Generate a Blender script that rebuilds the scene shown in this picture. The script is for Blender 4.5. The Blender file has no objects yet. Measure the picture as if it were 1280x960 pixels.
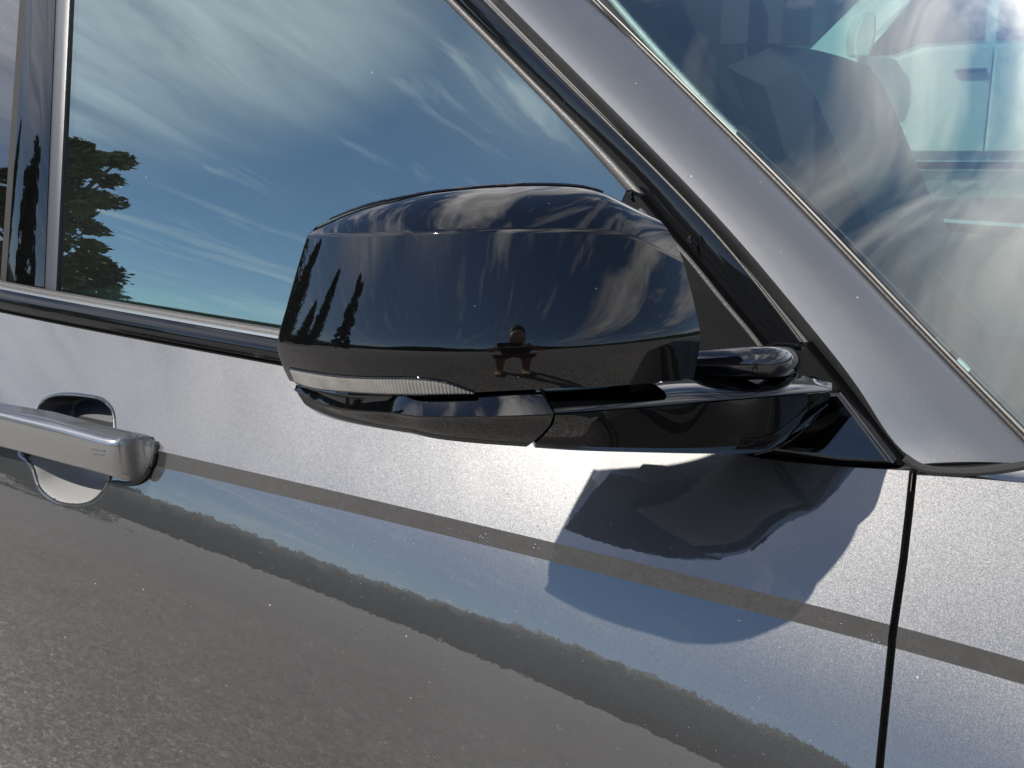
import bpy, bmesh, math, random
import numpy as np
from mathutils import Vector, noise as mnoise

random.seed(7)
R_ = math.radians
sc = bpy.context.scene
COL = sc.collection

# ------------------------------------------------------------------ camera
F_PX = 1400.0                      # focal length in pixels of the 1280 px wide photograph
PHI, PITCH = R_(30), R_(16)        # heading towards the rear of the car, downward tilt
CAM = np.array([0.143, -0.852, 1.423])
cv = np.array([-math.sin(PHI) * math.cos(PITCH), math.cos(PHI) * math.cos(PITCH), -math.sin(PITCH)])
cr = np.array([math.cos(PHI), math.sin(PHI), 0.0])
cu = np.cross(cr, cv)
cam = bpy.data.cameras.new('camera')
cam.sensor_width = 36
cam.lens = F_PX / 1280 * 36
cam.clip_start = 0.02
cam.clip_end = 3000
camo = bpy.data.objects.new('camera', cam)
COL.objects.link(camo)
camo.location = CAM.tolist()
camo.rotation_euler = Vector(cv.tolist()).to_track_quat('-Z', 'Y').to_euler()
sc.camera = camo

# ------------------------------------------------------------------ sun, sky, exposure
SUN_DIR = np.array([-0.46, -1.0, 1.06])
SUN_DIR = SUN_DIR / np.linalg.norm(SUN_DIR)
SUN_EL = math.asin(SUN_DIR[2])
SUN_ROT = math.atan2(SUN_DIR[0], SUN_DIR[1])
sun = bpy.data.lights.new('sun', 'SUN')
sun.energy = 2.9
sun.angle = R_(0.5)
sun.color = (1.0, 0.95, 0.87)
suno = bpy.data.objects.new('sun', sun)
COL.objects.link(suno)
suno.rotation_euler = Vector((-SUN_DIR).tolist()).to_track_quat('-Z', 'Y').to_euler()
suno.location = (SUN_DIR * 50).tolist()

world = bpy.data.worlds.new('World')
sc.world = world
world.use_nodes = True
SKY_STRENGTH = 0.064


class NT:
    """small helper to write node trees"""
    def __init__(self, tree):
        self.t = tree
        self.t.nodes.clear()

    def n(self, kind, **kw):
        nd = self.t.nodes.new(kind)
        for k, v in kw.items():
            if k.startswith('i_'):
                key = k[2:]
                key = int(key) if key.isdigit() else key.replace('_', ' ')
                s = nd.inputs[key]
                if isinstance(v, bpy.types.NodeSocket):
                    self.t.links.new(v, s)
                else:
                    s.default_value = v
            else:
                setattr(nd, k, v)
        return nd

    def l(self, a, b):
        self.t.links.new(a, b)

    def math(self, op, a, b=0.0, c=None, clamp=False):
        nd = self.n('ShaderNodeMath', operation=op, use_clamp=clamp)
        for i, x in enumerate((a, b) if c is None else (a, b, c)):
            if isinstance(x, bpy.types.NodeSocket):
                self.l(x, nd.inputs[i])
            else:
                nd.inputs[i].default_value = x
        return nd.outputs[0]

    def vmath(self, op, a, b=None):
        nd = self.n('ShaderNodeVectorMath', operation=op)
        for i, x in enumerate((a, b)):
            if x is None:
                continue
            if isinstance(x, bpy.types.NodeSocket):
                self.l(x, nd.inputs[i])
            else:
                nd.inputs[i].default_value = x
        return nd

    def ramp(self, fac, stops, interp='LINEAR'):
        nd = self.n('ShaderNodeValToRGB')
        nd.color_ramp.interpolation = interp
        e = nd.color_ramp.elements
        while len(e) < len(stops):
            e.new(0.5)
        for k, (p, c) in enumerate(stops):
            e[k].position = p
            e[k].color = (c, c, c, 1) if isinstance(c, (int, float)) else (*c, 1)
        self.l(fac, nd.inputs[0])
        return nd.outputs[0]

    def mix(self, fac, a, b, blend='MIX'):
        nd = self.n('ShaderNodeMix', data_type='RGBA', blend_type=blend)
        for s, x in ((nd.inputs[0], fac), (nd.inputs[6], a), (nd.inputs[7], b)):
            if isinstance(x, bpy.types.NodeSocket):
                self.l(x, s)
            elif isinstance(x, (int, float)):
                s.default_value = x
            else:
                s.default_value = (*x, 1) if len(x) == 3 else x
        return nd.outputs[2]


def build_world():
    w = NT(world.node_tree)
    sky = w.n('ShaderNodeTexSky', sky_type='NISHITA', sun_disc=False)
    sky.sun_elevation = SUN_EL
    sky.sun_rotation = SUN_ROT
    sky.altitude = 50
    sky.air_density = 0.9
    sky.dust_density = 0.05
    sky.ozone_density = 2.5
    tc = w.n('ShaderNodeTexCoord')
    d = tc.outputs['Generated']
    sx = w.n('ShaderNodeSeparateXYZ')
    w.l(d, sx.inputs[0])
    zz = w.math('ADD', w.math('MAXIMUM', sx.outputs[2], 0.0), 0.12)
    cx = w.n('ShaderNodeCombineXYZ')
    w.l(w.math('DIVIDE', sx.outputs[0], zz), cx.inputs[0])
    w.l(w.math('DIVIDE', sx.outputs[1], zz), cx.inputs[1])
    # high streaky cirrus: one direction stretched
    def streak(angle, sx_, sy_, loc):
        vr = w.n('ShaderNodeVectorRotate', rotation_type='Z_AXIS', i_Angle=R_(angle))
        w.l(cx.outputs[0], vr.inputs['Vector'])
        mp_ = w.n('ShaderNodeMapping')
        w.l(vr.outputs[0], mp_.inputs[0])
        mp_.inputs['Scale'].default_value = (sx_, sy_, 1)
        mp_.inputs['Location'].default_value = loc
        return mp_
    mp = streak(CLOUD_ROT, 0.36, 1.5, CLOUD_LOC)
    warp = w.n('ShaderNodeTexNoise', i_Scale=0.9, i_Detail=3.0)
    w.l(cx.outputs[0], warp.inputs['Vector'])
    wv = w.vmath('SCALE', warp.outputs['Color'])
    wv.inputs[3].default_value = 0.55
    pv = w.vmath('ADD', mp.outputs[0], wv.outputs[0]).outputs[0]
    n1 = w.n('ShaderNodeTexNoise', i_Scale=1.3, i_Detail=6.0, i_Roughness=0.54, i_Distortion=0.3)
    w.l(pv, n1.inputs['Vector'])
    # the far side of the sky carries a broken layer, the near side only streaks
    lean = w.math('MULTIPLY_ADD', sx.outputs[1], 0.55, sx.outputs[2])
    far = w.ramp(w.math('MULTIPLY_ADD', lean, 0.5, 0.5), [(0.30, 0.0), (0.95, 1.0)], 'EASE')
    side = w.math('MULTIPLY_ADD', far, 0.17, -0.085)
    m1 = w.ramp(w.math('ADD', n1.outputs['Fac'], side), [(0.50, 0.0), (0.58, 0.5), (0.70, 1.0)])
    mp2 = streak(CLOUD_ROT + 14, 0.8, 3.6, (0.4, 2.2, 0))
    pv2 = w.vmath('ADD', mp2.outputs[0], wv.outputs[0]).outputs[0]
    n2 = w.n('ShaderNodeTexNoise', i_Scale=2.2, i_Detail=6.0, i_Roughness=0.55, i_Distortion=0.5)
    w.l(pv2, n2.inputs['Vector'])
    m2 = w.ramp(n2.outputs['Fac'], [(0.55, 0.0), (0.80, 0.5)])
    # clouds scatter forward: brighter round the sun
    dt = w.vmath('DOT_PRODUCT', d, tuple(SUN_DIR)).outputs['Value']
    dt = w.math('MAXIMUM', dt, 0.0)
    veil = w.math('MULTIPLY', w.math('POWER', dt, 60.0), 0.35)      # thin bright veil round the sun
    # a bank of bright thin cloud towards the rear of the car
    db = w.math('MAXIMUM', w.vmath('DOT_PRODUCT', d, tuple(BANK_DIR)).outputs['Value'], 0.0)
    bank = w.math('MULTIPLY', w.ramp(db, [(0.93, 0.0), (0.995, 1.0)], 'EASE'), w.math('MULTIPLY_ADD', n1.outputs['Fac'], 0.7, 0.0, clamp=True))
    veil = w.math('MAXIMUM', veil, bank)
    m = w.math('MAXIMUM', w.math('MULTIPLY', w.math('MAXIMUM', m1, m2), w.math('MULTIPLY_ADD', far, 0.66, 0.34)), veil)
    glow = w.math('MULTIPLY_ADD', w.math('POWER', dt, 3.0), CLOUD_SUN, CLOUD_BASE)
    glow = w.math('MULTIPLY', glow, w.ramp(n2.outputs['Fac'], [(0.3, 0.55), (0.7, 1.15)]))
    glow = w.math('MULTIPLY', glow, w.math('MULTIPLY_ADD', far, 0.38, 0.72))    # full sunlight falls on the clouds opposite the sun
    cc = w.n('ShaderNodeCombineXYZ')
    w.l(w.math('MULTIPLY', glow, 1.0), cc.inputs[0])
    w.l(w.math('MULTIPLY', glow, 0.95), cc.inputs[1])
    w.l(w.math('MULTIPLY', glow, 0.90), cc.inputs[2])
    fade = w.ramp(sx.outputs[2], [(0.0, 0.35), (0.10, 1.0)])
    col = w.mix(w.math('MULTIPLY', m, fade), sky.outputs[0], cc.outputs[0])
    bg = w.n('ShaderNodeBackground', i_Strength=SKY_STRENGTH)
    w.l(col, bg.inputs[0])
    out = w.n('ShaderNodeOutputWorld')
    w.l(bg.outputs[0], out.inputs[0])


CLOUD_LOC = (3.1, 1.7, 0)
BANK_DIR = np.array([-0.745, -0.363, 0.559])
CLOUD_ROT, CLOUD_SUN, CLOUD_BASE = 73, 17.0, 13.0
build_world()
sc.view_settings.view_transform = 'Standard'
sc.view_settings.look = 'None'
sc.view_settings.exposure = 1.95
sc.view_settings.gamma = 1.0
sc.view_settings.use_curve_mapping = False
sc.cycles.max_bounces = 10
sc.cycles.transparent_max_bounces = 16
sc.cycles.caustics_reflective = False
sc.cycles.caustics_refractive = False


# ------------------------------------------------------------------ materials
def mat(name):
    m = bpy.data.materials.new(name)
    m.use_nodes = True
    return m, NT(m.node_tree)


def simple(name, col, rough=0.5, metal=0.0, coat=0.0, spec=0.5, bump=0.0, bscale=300.0, var=0.0, vscale=40.0, coat_rough=0.02):
    m, t = mat(name)
    p = t.n('ShaderNodeBsdfPrincipled', i_Roughness=rough, i_Metallic=metal)
    p.inputs['Coat Weight'].default_value = coat
    p.inputs['Coat Roughness'].default_value = coat_rough
    p.inputs['Specular IOR Level'].default_value = spec
    tc = t.n('ShaderNodeTexCoord').outputs['Object']
    if var > 0:
        nz = t.n('ShaderNodeTexNoise', i_Scale=vscale, i_Detail=5.0)
        t.l(tc, nz.inputs['Vector'])
        f = t.ramp(nz.outputs['Fac'], [(0.3, 0.0), (0.7, 1.0)])
        c = t.mix(f, tuple(x * (1 - var) for x in col), tuple(min(1, x * (1 + var)) for x in col))
        t.l(c, p.inputs['Base Color'])
    else:
        p.inputs['Base Color'].default_value = (*col, 1)
    if bump > 0:
        nb = t.n('ShaderNodeTexNoise', i_Scale=bscale, i_Detail=4.0)
        t.l(tc, nb.inputs['Vector'])
        b = t.n('ShaderNodeBump', i_Strength=bump, i_Distance=0.002)
        t.l(nb.outputs['Fac'], b.inputs['Height'])
        t.l(b.outputs[0], p.inputs['Normal'])
    o = t.n('ShaderNodeOutputMaterial')
    t.l(p.outputs[0], o.inputs[0])
    return m


def paint(name, col, rough=0.40, metal=0.85, coat_r=0.015, specks=0.96):
    """metallic lacquer: flakes under a clear coat, fine dust on top"""
    m, t = mat(name)
    tc = t.n('ShaderNodeTexCoord').outputs['Object']
    vo = t.n('ShaderNodeTexVoronoi', i_Scale=1700.0)
    t.l(tc, vo.inputs['Vector'])
    off = t.vmath('SUBTRACT', vo.outputs['Color'], (0.5, 0.5, 0.5)).outputs[0]
    offs = t.vmath('SCALE', off)
    offs.inputs[3].default_value = 0.085
    geo = t.n('ShaderNodeNewGeometry')
    nrm = t.vmath('NORMALIZE', t.vmath('ADD', geo.outputs['Normal'], offs.outputs[0]).outputs[0]).outputs[0]
    ns = t.n('ShaderNodeTexNoise', i_Scale=6.0, i_Detail=6.0)
    t.l(tc, ns.inputs['Vector'])
    dust = t.ramp(ns.outputs['Fac'], [(0.35, 0.0), (0.75, 1.0)])
    c = t.mix(dust, col, tuple(x * 1.10 + 0.004 for x in col))
    # single specks of dust and dried drops
    vs = t.n('ShaderNodeTexVoronoi', i_Scale=75.0)
    t.l(tc, vs.inputs['Vector'])
    speck = t.ramp(vs.outputs['Distance'], [(0.045, 1.0), (0.075, 0.0)])
    gate = t.n('ShaderNodeSeparateColor')
    t.l(vs.outputs['Color'], gate.inputs[0])
    speck = t.math('MULTIPLY', speck, t.math('GREATER_THAN', gate.outputs[0], specks))
    vf = t.n('ShaderNodeTexVoronoi', i_Scale=260.0)
    t.l(tc, vf.inputs['Vector'])
    gf = t.n('ShaderNodeSeparateColor')
    t.l(vf.outputs['Color'], gf.inputs[0])
    fine = t.math('MULTIPLY', t.ramp(vf.outputs['Distance'], [(0.08, 1.0), (0.16, 0.0)]), t.math('GREATER_THAN', gf.outputs[1], specks - 0.02))
    speck = t.math('MAXIMUM', speck, t.math('MULTIPLY', fine, 0.45))
    p = t.n('ShaderNodeBsdfPrincipled', i_Roughness=rough, i_Metallic=metal)
    t.l(c, p.inputs['Base Color'])
    t.l(nrm, p.inputs['Normal'])
    p.inputs['Coat Weight'].default_value = 1.0
    p.inputs['Coat Roughness'].default_value = coat_r
    p.inputs['Coat IOR'].default_value = 1.75
    # very slight orange peel of the clear coat
    op = t.n('ShaderNodeTexNoise', i_Scale=130.0, i_Detail=2.0)
    t.l(tc, op.inputs['Vector'])
    b = t.n('ShaderNodeBump', i_Strength=0.05, i_Distance=0.0006)
    t.l(op.outputs['Fac'], b.inputs['Height'])
    t.l(b.outputs[0], p.inputs['Coat Normal'])
    df = t.n('ShaderNodeBsdfDiffuse')
    df.inputs[0].default_value = (0.62, 0.60, 0.57, 1)
    mx = t.n('ShaderNodeMixShader')
    t.l(t.math('MULTIPLY', speck, 0.35), mx.inputs[0])
    t.l(p.outputs[0], mx.inputs[1])
    t.l(df.outputs[0], mx.inputs[2])
    o = t.n('ShaderNodeOutputMaterial')
    t.l(mx.outputs[0], o.inputs[0])
    return m


def gloss_black(name, col=(0.0006, 0.0007, 0.0010), dustiness=0.5, ior=1.45):
    m, t = mat(name)
    tc = t.n('ShaderNodeTexCoord').outputs['Object']
    vs = t.n('ShaderNodeTexVoronoi', i_Scale=140.0)
    t.l(tc, vs.inputs['Vector'])
    speck = t.ramp(vs.outputs['Distance'], [(0.05, 1.0), (0.09, 0.0)])
    gate = t.n('ShaderNodeSeparateColor')
    t.l(vs.outputs['Color'], gate.inputs[0])
    speck = t.math('MULTIPLY', speck, t.math('GREATER_THAN', gate.outputs[0], 0.93))
    p = t.n('ShaderNodeBsdfPrincipled', i_Roughness=0.02, i_IOR=ior)
    p.inputs['Base Color'].default_value = (*col, 1)
    df = t.n('ShaderNodeBsdfDiffuse')
    df.inputs[0].default_value = (0.5, 0.48, 0.45, 1)
    film = t.n('ShaderNodeTexNoise', i_Scale=9.0, i_Detail=7.0)
    t.l(tc, film.inputs['Vector'])
    ff = t.math('MULTIPLY', t.ramp(film.outputs['Fac'], [(0.4, 0.1), (0.8, 1.0)]), 0.0035 * dustiness)
    mx = t.n('ShaderNodeMixShader')
    t.l(t.math('MAXIMUM', t.math('MULTIPLY', speck, 0.25 * dustiness), ff), mx.inputs[0])
    t.l(p.outputs[0], mx.inputs[1])
    t.l(df.outputs[0], mx.inputs[2])
    o = t.n('ShaderNodeOutputMaterial')
    t.l(mx.outputs[0], o.inputs[0])
    return m


def glass(name, tint, refl, refl_col=(1, 1, 1), base=0.0):
    """coated car glass: mirror-like share from Fresnel, tinted see-through rest"""
    m, t = mat(name)
    geo = t.n('ShaderNodeNewGeometry')
    cosi = t.math('ABSOLUTE', t.vmath('DOT_PRODUCT', geo.outputs['Normal'], geo.outputs['Incoming']).outputs['Value'])
    sch = t.math('MULTIPLY_ADD', t.math('POWER', t.math('SUBTRACT', 1.0, cosi, clamp=True), 5.0), 0.96, 0.04)
    k = t.math('MULTIPLY_ADD', sch, refl, base, clamp=True)
    tr = t.n('ShaderNodeBsdfTransparent')
    tr.inputs[0].default_value = (*tint, 1)
    gl = t.n('ShaderNodeBsdfGlossy', i_Roughness=0.0)
    gl.inputs[0].default_value = (*refl_col, 1)
    tc = t.n('ShaderNodeTexCoord').outputs['Object']
    vs = t.n('ShaderNodeTexVoronoi', i_Scale=60.0)
    t.l(tc, vs.inputs['Vector'])
    speck = t.ramp(vs.outputs['Distance'], [(0.035, 1.0), (0.06, 0.0)])
    gate = t.n('ShaderNodeSeparateColor')
    t.l(vs.outputs['Color'], gate.inputs[0])
    speck = t.math('MULTIPLY', speck, t.math('GREATER_THAN', gate.outputs[0], 0.93))
    mx = t.n('ShaderNodeMixShader')
    t.l(k, mx.inputs[0])
    t.l(tr.outputs[0], mx.inputs[1])
    t.l(gl.outputs[0], mx.inputs[2])
    df = t.n('ShaderNodeBsdfDiffuse')
    df.inputs[0].default_value = (0.6, 0.6, 0.58, 1)
    film = t.n('ShaderNodeTexNoise', i_Scale=5.0, i_Detail=6.0)
    t.l(tc, film.inputs['Vector'])
    dusty = t.math('MULTIPLY', film.outputs['Fac'], 0.010)
    mx2 = t.n('ShaderNodeMixShader')
    t.l(t.math('MAXIMUM', t.math('MULTIPLY', speck, 0.22), dusty), mx2.inputs[0])
    t.l(mx.outputs[0], mx2.inputs[1])
    t.l(df.outputs[0], mx2.inputs[2])
    o = t.n('ShaderNodeOutputMaterial')
    t.l(mx2.outputs[0], o.inputs[0])
    return m


M = {}
M['paint'] = paint('grey_metallic_paint', (0.033, 0.0325, 0.032))
M['pillar_paint'] = paint('pillar_paint', (0.072, 0.074, 0.077), 0.55, coat_r=0.30, specks=0.80)
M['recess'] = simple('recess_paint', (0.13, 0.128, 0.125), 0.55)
M['handle_paint'] = paint('handle_silver', (0.13, 0.128, 0.125), 0.28)
M['black'] = gloss_black('gloss_black_plastic')
M['black_trim'] = gloss_black('black_trim', (0.0025, 0.0027, 0.0032), 0.4, 1.36)
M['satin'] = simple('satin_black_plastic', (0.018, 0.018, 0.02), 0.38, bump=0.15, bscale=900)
M['rubber'] = simple('black_rubber', (0.012, 0.012, 0.012), 0.6, bump=0.2, bscale=700)
M['gap'] = simple('dark_gap', (0.004, 0.004, 0.004), 0.9)
M['pivot'] = simple('pivot_black_plastic', (0.004, 0.004, 0.005), 0.08)
M['sail'] = simple('sail_black_plastic', (0.002, 0.002, 0.0025), 0.5, spec=0.03)
M['seal'] = simple('grey_brown_seal', (0.016, 0.014, 0.012), 0.5, bump=0.2, bscale=500)
M['bright_lip'] = simple('bright_lip', (0.28, 0.27, 0.25), 0.3, metal=0.9)
M['dull_lip'] = simple('dull_lip', (0.16, 0.15, 0.135), 0.45, metal=0.3)
M['side_glass'] = glass('side_glass', (0.26, 0.37, 0.35), 2.6, (0.78, 0.95, 0.93), 0.05)
M['dark_glass'] = glass('privacy_glass', (0.03, 0.035, 0.04), 2.0)
M['far_glass'] = glass('far_glass', (0.75, 0.86, 0.82), 1.0)
M['screen_glass'] = glass('windscreen_glass', (0.44, 0.54, 0.52), 1.25)
M['frit'] = simple('frit', (0.02, 0.02, 0.022), 0.6)
M['lens'] = None


# ------------------------------------------------------------------ geometry helpers
def ray(px, py):
    return cv + cr * (px - 640) / F_PX + cu * (480 - py) / F_PX


def proj(p):
    q = np.asarray(p) - CAM
    w = q @ cv
    return 640 + F_PX * (q @ cr) / w, 480 - F_PX * (q @ cu) / w


def hit(px, py, ysurf):
    """where the line of sight through a pixel meets a surface y = ysurf(x, z)"""
    d = ray(px, py)
    y = 0.05
    for _ in range(40):
        t = (y - CAM[1]) / d[1]
        p = CAM + d * t
        y = 0.4 * y + 0.6 * ysurf(p[0], p[2])
    t = (y - CAM[1]) / d[1]
    return CAM + d * t


def cubic(pts):
    """natural cubic spline through (x, y) points"""
    pts = sorted(pts)
    x = np.array([p[0] for p in pts], float)
    y = np.array([p[1] for p in pts], float)
    n = len(x)
    h = np.diff(x)
    A = np.zeros((n, n))
    b = np.zeros(n)
    A[0, 0] = A[-1, -1] = 1
    for i in range(1, n - 1):
        A[i, i - 1], A[i, i], A[i, i + 1] = h[i - 1], 2 * (h[i - 1] + h[i]), h[i]
        b[i] = 6 * ((y[i + 1] - y[i]) / h[i] - (y[i] - y[i - 1]) / h[i - 1])
    mm = np.linalg.solve(A, b)

    def f(q):
        i = int(np.clip(np.searchsorted(x, q) - 1, 0, n - 2))
        if q < x[0]:
            s = (y[1] - y[0]) / h[0] - h[0] * mm[1] / 6
            return y[0] + s * (q - x[0])
        if q > x[-1]:
            s = (y[-1] - y[-2]) / h[-1] + h[-1] * mm[-2] / 6
            return y[-1] + s * (q - x[-1])
        a, c = x[i + 1] - q, q - x[i]
        return (mm[i] * a ** 3 + mm[i + 1] * c ** 3) / (6 * h[i]) + (y[i] / h[i] - mm[i] * h[i] / 6) * a + (y[i + 1] / h[i] - mm[i + 1] * h[i] / 6) * c
    return f


def lin(pts):
    pts = sorted(pts)
    xs, ys = [p[0] for p in pts], [p[1] for p in pts]
    return lambda q: float(np.interp(q, xs, ys))


def mk(name, verts, faces, m, parent=None, smooth=True, sharp=None, mats=None, fmat=None):
    me = bpy.data.meshes.new(name)
    me.from_pydata([tuple(map(float, v)) for v in verts], [], faces)
    for mm in (mats or [m]):
        me.materials.append(mm)
    if fmat is not None:
        me.polygons.foreach_set('material_index', fmat)
    if smooth:
        me.polygons.foreach_set('use_smooth', [True] * len(me.polygons))
        if sharp:
            me.set_sharp_from_angle(angle=R_(sharp))
    me.validate()
    me.update()
    o = bpy.data.objects.new(name, me)
    COL.objects.link(o)
    if parent is not None:
        o.parent = parent
    return o


def grid_faces(nv, nu, off=0, flip=False, close_u=False):
    f = []
    for i in range(nv - 1):
        for j in range(nu if close_u else nu - 1):
            j2 = (j + 1) % nu
            q = [off + i * nu + j, off + i * nu + j2, off + (i + 1) * nu + j2, off + (i + 1) * nu + j]
            f.append(q[::-1] if flip else q)
    return f


class MB:
    def __init__(self):
        self.v, self.f = [], []

    def add(self, verts, faces):
        o = len(self.v)
        self.v += [tuple(map(float, p)) for p in verts]
        self.f += [[i + o for i in q] for q in faces]

    def grid(self, G, flip=False, close_u=False):
        G = np.asarray(G)
        nv, nu = G.shape[:2]
        self.add(G.reshape(-1, 3), grid_faces(nv, nu, 0, flip, close_u))

    def box(self, c, s, rz=0.0, bev=0.0):
        bm = bmesh.new()
        bmesh.ops.create_cube(bm, size=1)
        for v in bm.verts:
            v.co = Vector((v.co.x * s[0], v.co.y * s[1], v.co.z * s[2]))
        if bev > 0:
            bmesh.ops.bevel(bm, geom=bm.edges[:], offset=bev, segments=2, affect='EDGES')
        ca, sa = math.cos(rz), math.sin(rz)
        vs = [(c[0] + v.co.x * ca - v.co.y * sa, c[1] + v.co.x * sa + v.co.y * ca, c[2] + v.co.z) for v in bm.verts]
        bm.verts.index_update()
        fs = [[v.index for v in fc.verts] for fc in bm.faces]
        bm.free()
        self.add(vs, fs)

    def tube(self, pts, rad, n=10, cap=True):
        pts = [np.asarray(p, float) for p in pts]
        rads = rad if hasattr(rad, '__len__') else [rad] * len(pts)
        rings = []
        for i, p in enumerate(pts):
            t = pts[min(i + 1, len(pts) - 1)] - pts[max(i - 1, 0)]
            t = t / (np.linalg.norm(t) + 1e-12)
            a = np.array([0, 0, 1.0]) if abs(t[2]) < 0.9 else np.array([1.0, 0, 0])
            b1 = np.cross(t, a)
            b1 /= np.linalg.norm(b1)
            b2 = np.cross(t, b1)
            rings.append([p + rads[i] * (math.cos(2 * math.pi * k / n) * b1 + math.sin(2 * math.pi * k / n) * b2) for k in range(n)])
        o = len(self.v)
        self.grid(np.array(rings), close_u=True)
        if cap:
            self.f.append([o + k for k in range(n)])
            self.f.append([o + (len(pts) - 1) * n + k for k in range(n)][::-1])

    def build(self, name, m, parent=None, smooth=True, sharp=35):
        return mk(name, self.v, self.f, m, parent, smooth, sharp)


def slab(name, poly3, inward, m, parent, sharp=30):
    """polygon of 3-D points made solid along a vector"""
    n = len(poly3)
    P = [np.asarray(p, float) for p in poly3]
    Q = [p + np.asarray(inward, float) for p in P]
    faces = [list(range(n)), [n + i for i in range(n)][::-1]]
    for i in range(n):
        j = (i + 1) % n
        faces.append([i, n + i, n + j, j])
    return mk(name, P + Q, faces, m, parent, False)


def ribbon(name, A, B, m, parent, bulge=0.003, thick=0.012, nseg=7, tangent_in=np.array([0, 1.0, 0]), shape=None):
    """solid strip between two 3-D polylines with a crowned outer face"""
    A, B = np.asarray(A, float), np.asarray(B, float)
    nu = len(A)
    rows = []
    mid = (A + B) / 2
    tang = np.gradient(mid, axis=0)
    nr = np.cross(B - A, tang)
    nr /= np.linalg.norm(nr, axis=1)[:, None]
    for i in range(nu):
        if nr[i] @ tangent_in > 0:
            nr[i] = -nr[i]
    rows.append(A - nr * thick)
    for k in range(nseg):
        w = k / (nseg - 1)
        b = shape(w) if shape else 1 - (2 * w - 1) ** 4
        rows.append(A * (1 - w) + B * w + nr * bulge * b)
    rows.append(B - nr * thick)
    rows.append(A - nr * thick)
    G = np.array(rows)
    mb = MB()
    mb.grid(G)
    n = len(rows)
    mb.f.append([k * nu for k in range(n - 1)])
    mb.f.append([k * nu + nu - 1 for k in range(n - 1)][::-1])
    o = mb.build(name, m, parent, True, 40)
    fix_normals(o)
    return o


def fix_normals(o):
    bm = bmesh.new()
    bm.from_mesh(o.data)
    bmesh.ops.remove_doubles(bm, verts=bm.verts, dist=1e-6)
    bmesh.ops.recalc_face_normals(bm, faces=bm.faces)
    bm.to_mesh(o.data)
    bm.free()
    o.data.update()


def resample(pts, n):
    P = np.asarray(pts, float)
    d = np.r_[0, np.cumsum(np.linalg.norm(np.diff(P, axis=0), axis=1))]
    q = np.linspace(0, d[-1], n)
    return np.stack([np.interp(q, d, P[:, k]) for k in range(P.shape[1])], 1)


def smooth_line(pts, n):
    """pixel polyline -> smooth densified pixel line (parametric cubic)"""
    P = np.asarray(pts, float)
    d = np.r_[0, np.cumsum(np.linalg.norm(np.diff(P, axis=0), axis=1))]
    fx, fy = cubic(list(zip(d, P[:, 0]))), cubic(list(zip(d, P[:, 1])))
    return [(fx(q), fy(q)) for q in np.linspace(0, d[-1], n)]


def thing(name, label, cat, loc=(0, 0, 0), rz=0.0, group=None):
    o = bpy.data.objects.new(name, None)
    COL.objects.link(o)
    o.location = loc
    o.rotation_euler = (0, 0, rz)
    o['label'], o['category'] = label, cat
    if group:
        o['group'] = group
    return o


# ------------------------------------------------------------------ body surfaces of the car
def barrel(x):
    # plan of the body side: barrelled along the doors, drawn in towards the wing
    q = min(max(x + 0.08, 0.0), 0.24)
    return min(x + 0.1, 0.0) ** 2 / 40.0 + 0.042 * (min(x, -0.08) + 0.1 + q - q * q / 0.20) - 0.0588 * max(x - 0.16, 0.0)


# crease line read off the photograph, carried on the barrel of the door
_cp = [(195, 564), (420, 611), (690, 680), (900, 727), (1108, 784), (1275, 822)]
_c3 = [hit(a, b, lambda x, z: barrel(x)) for a, b in _cp]
_cz = np.polyfit([p[0] for p in _c3], [p[2] for p in _c3], 2)


def z_crease(x):
    return float(np.polyval(_cz, np.clip(x, -1.3, 0.3)))


BAND = 0.0185
BAND_T = math.tan(R_(6.0))


def t_low(x):
    u = (min(x, 0.25) + 0.83) / 0.83
    return 21.0 + 5.5 * u + 3.0 * max(u, 0.0) ** 3


def y_body(x, z):
    """outer skin: shoulder above the crease, near-upright strip, flank below"""
    s = z - z_crease(x)
    y = barrel(x)
    if s >= 0:
        # tilt 30.5 deg at the crease growing to 33 deg at the waist, then rolling in
        a, b = R_(30.5 + 4.5 * min(1.0, max(0.0, (-x - 0.3) / 0.6))), R_(2.5) / 0.13
        q = min(s, 0.15)
        y += (-math.log(math.cos(a + b * q)) + math.log(math.cos(a))) / b
        if s > 0.15:
            y += (s - 0.15) * 1.6
    elif s >= -BAND:
        y -= BAND_T * (-s)
    else:
        y -= BAND_T * BAND
        q = -s - BAND
        t0 = t_low(x)
        k1, q1 = 84.0, 0.13
        k2 = 26.0
        n = 8
        # integrate tan(tilt) outward going down
        def seg(q0, q2, ta, kk):
            tot = 0.0
            for i in range(n):
                qq = q0 + (q2 - q0) * (i + 0.5) / n
                tot += math.tan(R_(ta - kk * (qq - q0))) * (q2 - q0) / n
            return tot
        y -= seg(0, min(q, q1), t0, k1)
        if q > q1:
            y -= seg(q1, q, t0 - k1 * q1, k2)
    return y


BELT = cubic([(hit(a, b, y_body)[0], hit(a, b, y_body)[2]) for a, b in [(2, 391), (170, 424), (343, 456), (700, 526), (1058, 585), (1136, 590)]])
WTOP = cubic([(hit(a, b, y_body)[0], hit(a, b, y_body)[2]) for a, b in [(1140, 594), (1210, 598), (1280, 604)]])
Z_BELT0 = 1.13


def y_glass(x, z):
    q = z - 1.14
    a, b = R_(12.3), R_(36)
    qq = max(q, -0.15)
    return 0.112 + barrel(x) * 0.8 + (-math.log(math.cos(a + b * qq)) + math.log(math.cos(a))) / b


def gl(off):
    return lambda x, z: y_glass(x, z) + off


def line3(pts, n, surf, smooth=True):
    P = smooth_line(pts, n) if smooth and len(pts) > 2 else resample(pts, n)
    return np.array([hit(a, b, surf) for a, b in P])


car = thing('parked_car', 'grey metallic SUV with a gloss black door mirror and dark side glass', 'car', (0, 0, 0))
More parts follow.
